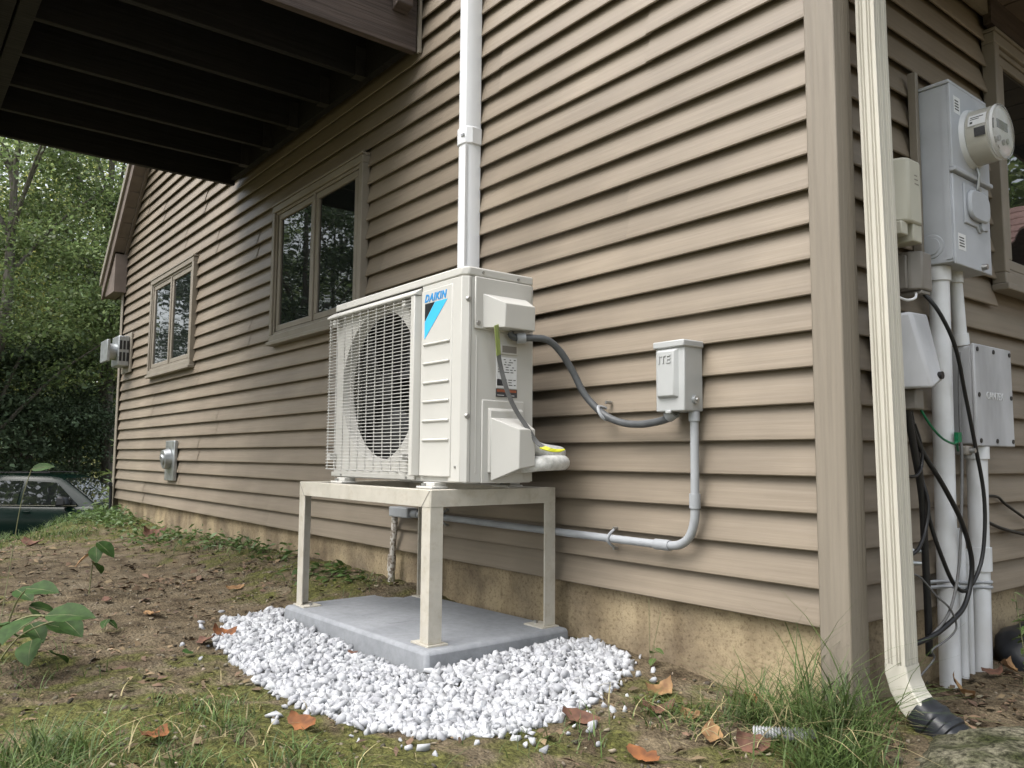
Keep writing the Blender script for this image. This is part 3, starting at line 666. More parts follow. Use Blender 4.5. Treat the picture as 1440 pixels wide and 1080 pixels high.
# ------------------------------------------------------------------ wall-mounted services on the front
def cover_profile(x0, x1, d):
    m_ = (x1-x0); return [(x0, -.001), (x0, -d*.62), (x0+m_*.16, -d*.93), (x0+m_*.32, -d), (x1-m_*.32, -d), (x1-m_*.16, -d*.93), (x1, -d*.62), (x1, -.001)]
ld = thing('line_set_cover', 'tall white line set cover running up the tan siding above the heat pump', 'duct')
MB().prism(cover_profile(-1.712, -1.628, .078), 2, 1.868, 4.2).build('upper_cover', M['white_pvc'], ld, bev=.003, smooth=30)
MB().prism(cover_profile(-1.712, -1.628, .078), 2, .45, 1.872).build('lower_cover', M['white_pvc'], ld, bev=.003, smooth=30)
cp = MB().prism(cover_profile(-1.719, -1.621, .084), 2, 1.828, 1.905).build('coupling', M['white_pvc'], ld, bev=.004, smooth=30)
MB().box(-1.66, -1.64, -.088, -.083, 1.86, 1.87).build('clip', M['grey_pvc'], cp)
MB().box(-1.640, -1.634, -.0805, -.070, .46, 1.82).build('cover_seam', M['white_pvc'], ld)

dc = thing('disconnect_box', 'small grey metal disconnect box with raised cover on the front siding', 'electrical box')
G = M['grey_steel']
MB().box(-.540, -.424, -.092, -.003, .600, .808).build('case', G, dc, bev=.004)
MB().box(-.545, -.419, -.100, -.002, .800, .822).build('hood', G, dc, bev=.004)
cv = MB().add([(-.532, -.0915, .642), (-.446, -.0915, .642), (-.446, -.0915, .797), (-.532, -.0915, .797), (-.524, -.1045, .648), (-.458, -.1045, .648), (-.458, -.1045, .789), (-.524, -.1045, .789)],
              [(4, 5, 6, 7), (0, 1, 5, 4), (1, 2, 6, 5), (2, 3, 7, 6), (3, 0, 4, 7)]).build('front_cover', G, dc, bev=.003)
text('raised_letters', 'ITE', .036, M['grey_steel'], cv, Matrix.Translation((-.519, -.1048, .752)) @ FACE_FRONT, depth=.0022, bold=.0008, spacing=1.05)
text('letter_edges', 'ITE', .036, M['outline'], cv, Matrix.Translation((-.5182, -.1046, .7512)) @ FACE_FRONT, depth=.0005, bold=.0018, spacing=1.05)
MB().cyl((-.4245, -.045, .636), (-.414, -.045, .636), .014, .013, 20).build('knockout_hub', M['galv'], dc, smooth=40)
MB().cyl((-.414, -.045, .636), (-.408, -.045, .636), .007, .006, 6).build('hasp_nut', M['screw'], dc)
MB().box(-.50, -.478, -.096, -.088, .594, .604).build('latch', G, dc, bev=.002)

cd = thing('conduit_run', 'grey plastic conduit dropping from disconnect box and running left behind stand', 'conduit')
PY = -.032
MB().tube([(-.436, PY, .598), (-.437, PY, .40), (-.438, PY, .315)], .0135, 14, smooth=0).build('riser', M['grey_pvc'], cd, smooth=50)
MB().tube([(-.438, PY, .318), (-.441, PY, .262), (-.461, PY, .212), (-.50, PY, .184), (-.555, PY, .177)], .0140, 14, smooth=6).build('elbow', M['grey_pvc'], cd, smooth=50)
MB().tube([(-.55, PY, .177), (-2.09, PY, .187)], .0135, 14, smooth=0).build('horizontal_pipe', M['grey_pvc'], cd, smooth=50)
for p, q in [((-.4365, PY, .60), (-.4365, PY, .570)), ((-.438, PY, .345), (-.4385, PY, .300)), ((-.540, PY, .1775), (-.600, PY, .1775)), ((-2.05, PY, .1865), (-2.10, PY, .187))]:
    MB().cyl(p, q, .0175, n=16).build('coupling', M['grey_pvc'], cd, smooth=50)
for x in (-.80, -1.84):
    z = .177+.010*(x+.55)/-1.54
    s_ = MB().tube([(x, -.012, z+.034), (x, PY-.012, z+.014), (x, PY-.0185, z), (x, PY-.012, z-.014), (x, -.012, z-.034)], .0045, 6, smooth=3).build('pipe_strap', M['grey_pvc'], cd, smooth=50)
    for dz in (.034, -.034): MB().cyl((x, -.004, z+dz), (x, -.022, z+dz), .0055, n=8).build('strap_screw', M['screw'], s_)
MB().box(-2.27, -2.10, -.062, -.004, .166, .214).build('elbow_fitting', M['grey_pvc'], cd, bev=.006)
sp_ = thing('ground_pipe', 'paint speckled pipe rising from soil to the grey conduit fitting', 'pipe')
MB().tube([(-2.262, -.03, .205), (-2.268, -.03, .10), (-2.285, -.03, -.03)], .0155, 12, smooth=2).build('upper_pipe', M['speckled_pipe'], sp_, smooth=50)
MB().cyl((-2.284, -.03, -.02), (-2.288, -.03, -.095), .020, n=14).build('coupling', M['speckled_pipe'], sp_, smooth=50)
MB().cyl((-2.287, -.03, -.09), (-2.29, -.03, -.24), .0165, n=12).build('lower_pipe', M['speckled_pipe'], sp_, smooth=50)

wh = thing('electrical_whip', 'dark grey flexible whip looping from heat pump side to disconnect box', 'cable')
MB().tube([(-1.0, -.322, .885), (-.995, -.315, .872), (-.985, -.29, .868), (-.965, -.25, .870), (-.945, -.20, .866), (-.932, -.15, .828), (-.915, -.105, .757), (-.885, -.075, .675), (-.82, -.05, .607), (-.74, -.045, .575), (-.66, -.045, .566), (-.585, -.05, .570), (-.52, -.055, .582), (-.497, -.055, .60)], .0125, 12, smooth=4).build('flexible_conduit', M['whip'], wh, smooth=60)
MB().cyl((-.990, -.302, .8665), (-.976, -.275, .8695), .019, n=16).build('connector', M['grey_pvc'], wh, smooth=50)
MB().cyl((-.522, -.055, .588), (-.495, -.055, .602), .021, n=16).build('connector', M['grey_pvc'], wh, smooth=50)
cl = MB().tube([(-.835, -.02, .628), (-.833, -.060, .632), (-.818, -.068, .607), (-.808, -.055, .588), (-.812, -.015, .585)], .006, 6, smooth=3).build('clamp', M['grey_pvc'], wh, smooth=50)
MB().cyl((-.826, -.004, .648), (-.826, -.03, .648), .006, n=8).build('clamp_screw', M['screw'], wh)

cw = thing('control_wire', 'flat grey control cable hanging down the side with yellow tail', 'cable')
path = [(-.955, -.418, .897), (-.965, -.405, .855), (-.98, -.388, .80), (-.982, -.374, .75), (-.972, -.352, .67), (-.955, -.325, .605), (-.935, -.293, .55), (-.925, -.27, .512), (-.90, -.255, .488), (-.878, -.24, .481)]
def ribbon(path, wd, m_, name, parent):
    mb = MB(); P = [Vector(p) for p in path]; up = Vector((.45, .89, 0))
    for k in range(4):
        off = (k-1.5)*wd/4; mb.tube([p+up*off*.6+Vector((0, 0, off*.25)) for p in P], wd/7.5, 6, smooth=4)
    return mb.build(name, m_, parent, smooth=60)
ribbon(path, .022, M['grey_cable'], 'flat_cable', cw)
ribbon(path[:3], .0235, mat('green_jacket', (.30, .36, .12), var=.2), 'green_jacket', cw)
ribbon([(-.905, -.258, .489), (-.88, -.242, .480), (-.868, -.225, .477), (-.856, -.205, .478)], .026, M['yellow_wire'], 'yellow_tail', cw)
rf = thing('refrigerant_lines', 'pair of white insulated pipes bending from valve cover to the wall', 'pipe')
MB().tube([(-1.03, -.245, .485), (-.985, -.245, .492), (-.968, -.228, .485), (-.958, -.185, .474), (-.975, -.12, .470), (-1.05, -.075, .475), (-1.3, -.05, .50)], .024, 14, smooth=5).build('insulated_pipe', M['insulation'], rf, smooth=60)
MB().tube([(-1.03, -.255, .425), (-.975, -.255, .428), (-.950, -.245, .432), (-.928, -.20, .435), (-.955, -.12, .436), (-1.05, -.065, .436), (-1.3, -.045, .45)], .0265, 14, smooth=5).build('insulated_pipe', M['insulation'], rf, smooth=60)

# vents on the far part of the wall
vt = thing('dryer_vent', 'small galvanised plate with round cap low on far siding', 'vent')
MB().box(-6.19, -5.93, -.032, -.002, .235, .575).build('back_plate', M['galv'], vt, bev=.006)
MB().cyl((-6.06, -.032, .42), (-6.06, -.085, .415), .088, .08, 24).build('round_cap', M['galv'], vt, smooth=40)
MB().cyl((-6.06, -.085, .415), (-6.06, -.098, .412), .045, .04, 20).build('inner_cap', M['galv'], vt, smooth=40)
dv_ = thing('direct_vent', 'boxy metal exhaust vent with louvred shield near far house corner', 'vent')
MB().box(-7.98, -7.62, -.022, -.002, 1.29, 1.70).build('wall_plate', M['frame'], dv_, bev=.004)
MB().box(-7.94, -7.66, -.13, -.024, 1.35, 1.66).build('housing', M['galv'], dv_, bev=.01)
MB().cyl((-7.80, -.13, 1.50), (-7.80, -.20, 1.50), .085, n=24).build('flue', M['galv'], dv_, smooth=40)
MB().box(-7.95, -7.65, -.235, -.205, 1.39, 1.61).build('outer_shield', M['galv'], dv_, bev=.006)
for i in range(3):
    for j in range(2):
        MB().box(-7.6595, -7.6555, -.118+i*.034, -.096+i*.034, 1.40+j*.12, 1.49+j*.12).build('slot', M['fan_black'], dv_)
# hose bib by the far corner
hb = thing('hose_tap', 'small black tap pipe at the far house corner above the weeds', 'tap')
MB().tube([(-8.03, -.05, -.12), (-8.03, -.05, .10), (-8.02, -.06, .145)], .016, 8, smooth=2).build('riser', M['black_plastic'], hb, smooth=50)
MB().cyl((-8.06, -.06, .15), (-7.97, -.07, .15), .022, n=10).build('tap_head', M['black_plastic'], hb, smooth=50)

# ------------------------------------------------------------------ meter side of the corner
def lean(z): return .024*max(0, min(1, (1.75-z)/1.8))
ds = thing('downspout', 'cream fluted downspout leaning beside the brown corner trim', 'downspout')
def ds_ring(z, x0, x1, y0, y1, fl=True):
    pts = []
    def edge(a, b_, ax):
        n = 7
        for i in range(n*3):
            t = i/(n*3); g_ = .0055 if (i % 3 == 1 and 1 <= i//3 <= n-2 and i//3 != n//2 and fl) else 0
            p = [a[0]+(b_[0]-a[0])*t, a[1]+(b_[1]-a[1])*t]; p[ax[0]] += ax[1]*g_; pts.append((p[0], p[1], z))
    edge((x0, y0), (x1, y0), (1, 1)); edge((x1, y0), (x1, y1), (0, -1)); edge((x1, y1), (x0, y1), (1, -1)); edge((x0, y1), (x0, y0), (0, 1))
    return pts
mb = MB(); rings = []
for z in (2.25, 1.6, .9, .2, -.075):
    l_ = lean(z); rings.append(ds_ring(z, .077+l_, .130+l_, .060, .130))
n = len(rings[0]); mb.add([p for r in rings for p in r], [(i*n+k, i*n+(k+1) % n, (i+1)*n+(k+1) % n, (i+1)*n+k) for i in range(len(rings)-1) for k in range(n)])
mb.build('fluted_pipe', M['downspout'], ds, smooth=25)
# curved outlet
mb = MB(); o0 = Vector((.1275, .0955, -.072)); rings = []
for i in range(9):
    a = rad(62)*i/8; R_ = .15
    cx_, cz_ = o0.x+R_*(1-math.cos(a)), o0.z-R_*math.sin(a)
    tx, tz = math.sin(a), -math.cos(a); wx, wz_ = math.cos(a), math.sin(a)
    hw = .0285+.0015*(i % 2); rings.append([(cx_-wx*hw, .058, cz_-wz_*hw), (cx_+wx*hw, .058, cz_+wz_*hw), (cx_+wx*hw, .133, cz_+wz_*hw), (cx_-wx*hw, .133, cz_-wz_*hw)])
mb.add([p for r in rings for p in r], [(i*4+k, i*4+(k+1) % 4, (i+1)*4+(k+1) % 4, (i+1)*4+k) for i in range(8) for k in range(4)])
mb.build('elbow', M['downspout'], ds, bev=.004, smooth=60)
MB().box(.07, .125, .138, .146, 1.2, 1.22).build('bracket', M['downspout'], ds)
el = thing('drain_adapter', 'black plastic drain adapter on the downspout outlet', 'drain')
d0 = Vector((.168, .099, -.178)); dd_ = Vector((.80, -.05, -.55)).normalized()
mb = MB()
for i, (t, hw) in enumerate([(0, .040), (.03, .044), (.034, .047), (.045, .047), (.049, .044), (.07, .046), (.074, .050), (.086, .050), (.09, .046), (.125, .050)]):
    c_ = d0+dd_*t; nrm = Vector((.55, 0, .80)).normalized()
    ring = []
    for k in range(16):
        a = 2*math.pi*k/16; ca, sa = math.cos(a), math.sin(a); q = lambda u: math.copysign(abs(u)**.6, u)
        ring.append(c_+Vector((0, 1, 0))*q(ca)*hw*1.15+nrm*q(sa)*hw*.9)
    mb.v += [tuple(p) for p in ring]
    if i: mb.f += [((i-1)*16+k, (i-1)*16+(k+1) % 16, i*16+(k+1) % 16, i*16+k) for k in range(16)]
mb.f.append(tuple(9*16+k for k in range(16)))
mb.build('ribbed_body', M['black_plastic'], el, smooth=40)

mt = thing('meter_box', 'tall grey electric meter box with round glass meter on the side wall', 'meter box')
MG = M['meter_grey']; MX = .112; MY0, MY1, MZ0, MZ1 = .545, .818, 1.066, 1.650
MB().box(.004, MX, MY0, MY1, MZ0, MZ1-.012).build('case', MG, mt, bev=.004)
MB().box(.002, MX+.008, MY0-.005, MY1+.005, MZ1-.012, MZ1).build('rain_cap', MG, mt, bev=.003)
uc = MB().box(MX-.002, MX+.010, MY0-.003, MY1+.003, 1.366, MZ1-.013).build('upper_cover', MG, mt, bev=.003)
MB().box(MX-.002, MX+.018, MY0-.005, MY1+.005, 1.352, 1.366).build('cover_lip', MG, uc, bev=.003)
lc = MB().box(MX-.002, MX+.006, MY0+.003, MY1-.003, MZ0-.006, 1.349).build('lower_cover', MG, mt, bev=.003)
MB().box(MX-.020, MX-.0005, MY0-.0038, MY0+.001, MZ0+.01, 1.60).build('side_flange', MG, mt)
# breaker door with rounded bulge
bd = MB().prism([(.615, 1.20), (.70, 1.20), (.715, 1.185), (.735, 1.185), (.745, 1.20), (.785, 1.20), (.785, 1.33), (.615, 1.33)], 0, MX+.005, MX+.012).build('breaker_door', MG, mt, bev=.003)
rp_ = []
for k in range(20):
    a = 2*math.pi*k/20; rp_.append((.70+math.copysign(abs(math.cos(a))**.55, math.cos(a))*.075, 1.265+math.copysign(abs(math.sin(a))**.7, math.sin(a))*.050))
MB().prism(rp_, 0, MX+.010, MX+.026).build('door_bulge', MG, bd, bev=.006)
MB().cyl((MX+.010, .728, 1.205), (MX+.020, .728, 1.205), .014, n=16).build('door_latch', MG, bd, smooth=40)
hasp = MB().tube([(MX+.016, .70, 1.40), (MX+.022, .703, 1.375), (MX+.018, .706, 1.345), (MX+.012, .708, 1.318)], .006, 8, smooth=3).build('seal_hasp', M['galv'], mt, smooth=50)
MB().cyl((MX+.012, .71, 1.322), (MX+.022, .71, 1.322), .008, n=10).build('seal', M['screw'], mt)
MB().cyl((MX+.004, .74, 1.076), (MX+.022, .74, 1.076), .011, .009, 10).build('lower_lock', M['screw'], mt, smooth=40)
for rr, dd2 in ((.040, .0025), (.029, .0052)):
    mb = MB(); ring = []
    mb.cyl((.046, MY0+.001, 1.125), (.046, MY0-dd2, 1.125), rr, rr*.93, 32).build('knockout', MG, mt, smooth=30)
for (y, z, hy, hz, xx) in [(.585, 1.575, .034, .055, MX+.0102), (.590, 1.135, .042, .052, MX+.0062)]:
    s_ = MB().box(xx-.001, xx+.0004, y-hy/2, y+hy/2+.01, z-hz/2, z+hz/2).build('sticker', M['paper'], mt)
    for i in range(4):
        MB().box(xx+.0005, xx+.0009, y-hy/2+.005, y+hy/2-.001*i, z-hz*.30+i*hz*.17, z-hz*.30+i*hz*.17+hz*.07).build('print_line', M['print'], s_)
# socket meter
mtr = bpy.data.objects.new('socket_meter', None); COL.objects.link(mtr); mtr.parent = mt
mc = (.690, 1.487); x0 = MX+.008
MB().cyl((x0, *mc), (x0+.016, *mc), .098, .092, 40).build('sealing_ring', M['pale_pvc'], mtr, smooth=40)
MB().cyl((x0+.012, *mc), (x0+.074, *mc), .0835, .081, 40).build('meter_body', M['meter_cream'], mtr, smooth=40)
MB().cyl((x0+.0745, *mc), (x0+.077, *mc), .070, .070, 40).build('dial_plate', M['paper'], mtr, smooth=40)
MB().box(x0+.0775, x0+.080, mc[0]-.038, mc[0]+.038, mc[1]+.005, mc[1]+.032).build('display', M['print'], mtr)
for (a, b_) in [(-.03, -.028), (.0, -.035), (.03, -.025)]: MB().cyl((x0+.077, mc[0]+a, mc[1]+b_), (x0+.088, mc[0]+a, mc[1]+b_), .009, n=10).build('terminal', M['screw'], mtr)
gl = MB()
gl.tube([(x0+.016, *mc), (x0+.090, *mc), (x0+.099, *mc), (x0+.103, *mc)], [.0885, .086, .080, .066], 40, caps=False, smooth=0)
n0 = len(gl.v); gl.f.append(tuple(n0-40+k for k in range(40))); gl.build('glass_cover', M['meter_glass'], mtr, smooth=40)
MB().tube([(x0+.088, *mc), (x0+.096, *mc)], [.0885, .0875], 40, caps=False, smooth=0).build('cover_rim', M['paper'], mtr, smooth=40)
ang = [rad(198+i*4) for i in range(12)]
def on_cyl(x, a, r=.0868): return (x, mc[0]+math.cos(a)*r, mc[1]+math.sin(a)*r)
def wrap(x_a, x_b, a0, a1, m_, name, r=.0893):
    k = 8; mb = MB(); an = [rad(a0+(a1-a0)*i/k) for i in range(k+1)]
    mb.add([on_cyl(x_a, a, r) for a in an]+[on_cyl(x_b, a, r) for a in an], [(i, i+1, k+1+i+1, k+1+i) for i in range(k)]).build(name, m_, mtr, smooth=60)
wrap(x0+.026, x0+.078, 146, 172, M['paper'], 'meter_label'); wrap(x0+.044, x0+.076, 178, 196, M['print'], 'barcode_strip')
wrap(x0+.032, x0+.070, 152, 154.5, M['print'], 'print_line', .0897); wrap(x0+.032, x0+.058, 157, 159, M['print'], 'print_line', .0897); wrap(x0+.032, x0+.040, 163, 168, M['print'], 'print_line', .0897)

# J-channel strip left of the meter box
jc = MB().box(.004, .030, .515, .535, 1.0, 1.70).build('conduit_channel', M['frame'], bev=.002); tag(jc, 'narrow brown strip standing upright against the left edge of the meter box', 'strip')

tb = thing('telephone_box', 'beige plastic utility box with two stubby feet beside cream downspout', 'utility box')
MB().prism([(.03, .262), (.085, .285), (.098, .30), (.098, .378), (.03, .392)], 2, 1.150, 1.345).build('cover', M['beige_box'], tb, bev=.008)
MB().box(.004, .031, .258, .394, 1.15, 1.34).build('back_box', M['beige_box'], tb, bev=.004)
MB().box(.02, .085, .272, .312, 1.112, 1.152).build('cable_foot', M['beige_box'], tb, bev=.004)
MB().box(.02, .092, .330, .385, 1.098, 1.152).build('cable_foot', M['beige_box'], tb, bev=.004)
for i, z in enumerate((1.295, 1.283, 1.27)): MB().box(.0981, .0986, .335, .352+.004*i, z, z+.003).build('print_line', M['taupe_box'], tb)
bb = thing('small_junction_box', 'small brownish grey utility box hung below the beige utility box', 'utility box')
MB().prism([(.004, .375), (.055, .375), (.082, .40), (.082, .462), (.004, .47)], 2, .965, 1.082).build('case', M['taupe_box'], bb, bev=.005)
MB().box(.004, .05, .362, .374, .968, 1.07).build('side_flap', M['taupe_box'], bb, bev=.003)
MB().box(.01, .078, .40, .455, .952, .964).build('bottom_lip', M['taupe_box'], bb, bev=.003)
gb = thing('cable_box', 'worn grey slanted utility box behind downspout with black cables below', 'utility box')
MB().hexa([(.02, .245, .655), (.145, .300, .655), (.145, .372, .685), (.02, .42, .685)], [(.02, .25, .875), (.092, .295, .885), (.092, .40, .888), (.02, .42, .888)]).build('cover', M['worn_grey'], gb, bev=.010)
MB().hexa([(.012, .232, .648), (.028, .232, .648), (.028, .425, .68), (.012, .425, .68)], [(.012, .245, .88), (.028, .245, .88), (.028, .425, .892), (.012, .425, .892)]).build('back_plate', M['worn_grey'], gb, bev=.003)
MB().cyl((.138, .352, .697), (.149, .352, .697), .011, n=14).build('lock_hole', M['fan_black'], gb)
MB().box(.02, .09, .31, .36, .60, .66).build('cable_gland', M['taupe_box'], gb, bev=.005)
MB().box(.1185, .1205, .318, .37, .735, .768).build('badge', M['worn_grey'], gb, bev=.001)

jb = thing('junction_box', 'large square grey plastic junction box with screwed lid on side wall', 'junction box')
JX = .088; JY0, JY1, JZ0, JZ1 = .722, 1.018, .500, .832
MB().box(.004, JX-.012, JY0+.006, JY1-.006, JZ0+.006, JZ1-.006).build('case', M['worn_grey'], jb, bev=.006)
lid = MB().box(JX-.012, JX, JY0, JY1, JZ0, JZ1).build('lid', M['worn_grey'], jb, bev=.004)
for y in (JY0+.022, (JY0+JY1)/2, JY1-.018):
    for z in (JZ0+.018, (JZ0+JZ1)/2, JZ1-.018):
        if abs(y-(JY0+JY1)/2) < .01 and abs(z-(JZ0+JZ1)/2) < .01: continue
        MB().cyl((JX-.001, y, z), (JX+.003, y, z), .0075, n=10).build('lid_screw', M['fan_black'], lid)
text('raised_letters', 'CANTEX', .034, M['pale_pvc'], lid, Matrix.Translation((JX+.0005, .80, .655)) @ FACE_RIGHT, depth=.001)

def pipe(name, label, pts, r, m_, collars=(), group=None, n=18):
    t = thing(name, label, 'conduit', group)
    MB().tube(pts, r, n, smooth=0).build('pipe', m_, t, smooth=50)
    for (p, q, rr) in collars: MB().cyl(p, q, rr, n=n).build('collar', m_, t, smooth=50)
    return t
c1 = pipe('conduit', 'thick white conduit rising from ground to the meter box', [(.030, .590, -.30), (.047, .588, 1.066)], .0305, M['pale_pvc'], [((.046, .588, 1.02), (.047, .588, 1.065), .036)])
def strap(t, x, y, z, r):
    MB().tube([(.006, y+.02, z), (x, y+r*1.0+.004, z), (x+r+.003, y, z), (x, y-r-.004, z), (.006, y-r-.03, z-.004)], .006, 6, smooth=4).build('strap', M['grey_pvc'], t, smooth=50)
    MB().tube([(.006, y+.02, z-.016), (x, y+r*1.0+.004, z-.016), (x+r+.003, y, z-.016), (x, y-r-.004, z-.016), (.006, y-r-.03, z-.02)], .006, 6, smooth=4).build('strap', M['grey_pvc'], t, smooth=50)
strap(c1, .034, .590, .085, .0305)
pipe('conduit', 'short white conduit linking the meter box down to the square junction box', [(.048, .70, 1.066), (.040, .745, .83)], .0205, M['pale_pvc'], [((.048, .70, 1.03), (.048, .70, 1.066), .025), ((.0405, .738, .868), (.040, .745, .832), .026)])
c3 = pipe('conduit', 'thick white conduit below the square junction box going into soil', [(.036, .80, -.32), (.052, .80, .50)], .031, M['pale_pvc'], [((.051, .80, .46), (.052, .80, .50), .037), ((.0455, .80, .10), (.0465, .80, .175), .036)])
strap(c3, .043, .80, .065, .031)
c4 = pipe('conduit', 'slim cream pipe with cut open top between the two thick conduits', [(.034, .672, -.30), (.043, .665, .24)], .0170, M['pale_pvc'])
strap(c4, .038, .668, .072, .017)
pipe('conduit', 'slimmest speckled white pipe with short cap touching the right thick conduit', [(.030, .735, -.30), (.036, .735, .165)], .0125, M['pale_pvc'], [((.035, .735, .125), (.036, .735, .17), .0165)])

def cable(name, label, pts, r, m_): 
    return tag(MB().tube(pts, r, 8, smooth=5).build(name, m_, None, smooth=60), label, 'cable')
cable('black_cable', 'long black cable looping down past the junction box and back up', [(.07, .43, .955), (.10, .455, .90), (.115, .52, .80), (.105, .60, .66), (.10, .67, .50), (.098, .72, .36), (.095, .725, .24), (.088, .70, .13), (.08, .62, .06), (.075, .55, .075), (.07, .49, .15), (.055, .44, .28), (.05, .40, .45), (.05, .36, .60)], .0062, M['black_cable'])
cable('black_cable', 'heavy black cable crossing thick conduit from grey slanted box to ground', [(.05, .34, .61), (.06, .38, .50), (.085, .47, .38), (.095, .56, .27), (.09, .63, .16), (.085, .63, .08), (.085, .585, .02), (.085, .52, -.01), (.07, .42, -.05), (.05, .34, -.07)], .0075, M['black_cable'])
cable('grey_cable', 'thin grey cable hanging straight in front of thick conduit', [(.06, .68, .80), (.062, .66, .62), (.075, .63, .45), (.085, .58, .25), (.085, .54, .1), (.08, .48, .0), (.06, .40, -.06)], .0045, M['grey_cable'])
cable('black_cable', 'bunched black cables dropping behind the downspout', [(.05, .33, .62), (.052, .37, .48), (.052, .405, .35), (.048, .42, .2), (.045, .43, .05), (.04, .44, -.12)], .011, M['black_cable'])
cable('black_cable', 'small black cable loop beside the downspout under the grey slanted box', [(.06, .36, .56), (.065, .385, .50), (.065, .385, .44), (.07, .34, .41), (.07, .28, .41), (.05, .24, .44)], .0045, M['black_cable'])
cable('black_cable', 'lower black cable loop curling behind downspout at mid height', [(.055, .40, .40), (.07, .405, .33), (.07, .385, .26), (.075, .32, .20), (.06, .27, .18)], .0055, M['black_cable'])
cable('black_cable', 'thin black cable running off along the side siding towards right', [(.06, .83, .30), (.02, .88, .27), (.012, 1.0, .235), (.012, 1.15, .205), (.012, 1.4, .17)], .006, M['black_cable'])
cable('black_cable', 'short dark cable lying across the upper siding right of the junction box', [(.02, .84, .335), (.012, .95, .333), (.012, 1.05, .328), (.012, 1.12, .30), (.012, 1.3, .24)], .005, M['black_cable'])
gw = cable('green_wire', 'thin green earth wire tied across the thick conduit', [(.08, .36, .60), (.088, .40, .555), (.088, .47, .52), (.088, .54, .505), (.085, .58, .51), (.075, .60, .50), (.06, .64, .485)], .0035, M['green_wire'])
MB().box(.078, .09, .575, .60, .51, .54).build('tape_flag', M['green_wire'], gw)
cable('bare_wire', 'thin bent grey wire dangling in front of thick conduit near soil', [(.05, .28, .13), (.06, .35, .12), (.075, .42, .06), (.085, .48, .02), (.085, .52, -.03), (.085, .50, -.055), (.08, .44, -.075), (.075, .38, -.09), (.07, .40, -.12), (.06, .30, -.17)], .003, M['grey_cable'])
cable('white_wire', 'short white wires poking out between the utility boxes', [(.06, .28, .93), (.065, .33, .925), (.07, .37, .935), (.06, .40, .955)], .004, M['paper'])
gcl = thing('ground_clamp', 'dark metal earth clamp at lower left of the junction box', 'clamp')
MB().box(.045, .09, .64, .675, .47, .50).build('clamp_body', M['taupe_box'], gcl, bev=.005)
MB().cyl((.09, .658, .485), (.105, .658, .485), .008, n=8).build('clamp_bolt', M['screw'], gcl)
vb = thing('cable_terminals', 'pair of small metal cable fittings sticking out beside the downspout', 'fitting')
for z in (.192, .158):
    MB().cyl((.01, .30, z), (.055, .335, z), .009, .009, 8).cyl((.055, .335, z), (.07, .347, z), .006, .006, 8).build('fitting', M['galv'], vb, smooth=40)

# ------------------------------------------------------------------ boulder, black bag, corrugated pipe by the corner
bm = bmesh.new(); bmesh.ops.create_icosphere(bm, subdivisions=5, radius=1)
for v in bm.verts:
    d = v.co.normalized(); k = 1+.22*mnoise.noise(d*1.6+Vector((3, 1, 2)))+.10*mnoise.noise(d*4)+.04*mnoise.noise(d*11)+.02*mnoise.noise(d*27)
    v.co = Vector((d.x*.27, d.y*.30, max(d.z, -.3)*.125))*k
me = bpy.data.meshes.new('boulder'); bm.to_mesh(me); bm.free()
bo = finish('boulder', me, M['boulder'], smooth=70, loc=(.49, -.02, -.282)); bo.rotation_euler = (0, 0, .5)
tag(bo, 'mossy grey boulder at the foot of the downspout in the near corner', 'boulder')
bm = bmesh.new(); bmesh.ops.create_icosphere(bm, subdivisions=4, radius=1)
for v in bm.verts:
    d = v.co.normalized(); k = 1+.15*mnoise.noise(d*2.2+Vector((8, 1, 2)))+.05*mnoise.noise(d*6); q = lambda u, p=.7: math.copysign(abs(u)**p, u)
    v.co = Vector((q(d.x)*.15, q(d.y)*.26, q(d.z)*.105))*k
me = bpy.data.meshes.new('black_bag'); bm.to_mesh(me); bm.free()
tag(finish('black_plastic_heap', me, M['black_plastic'], smooth=60, loc=(.13, 1.17, -.20)), 'black plastic heap on the soil behind the conduits against foundation', 'plastic')
cor = thing('corrugated_pipe', 'short end of pale corrugated pipe lying in the tall grass', 'pipe')
mb = MB(); pts_ = [Vector((-.045, -.310, -.212)), Vector((.075, -.225, -.206))]; N = 40
P_ = [pts_[0].lerp(pts_[1], i/N) for i in range(N+1)]; mb.tube(P_, [.015+.0025*(1 if i % 2 else -1) for i in range(N+1)], 12, smooth=0)
mb.build('ribbed_pipe', M['worn_grey'], cor, smooth=60)

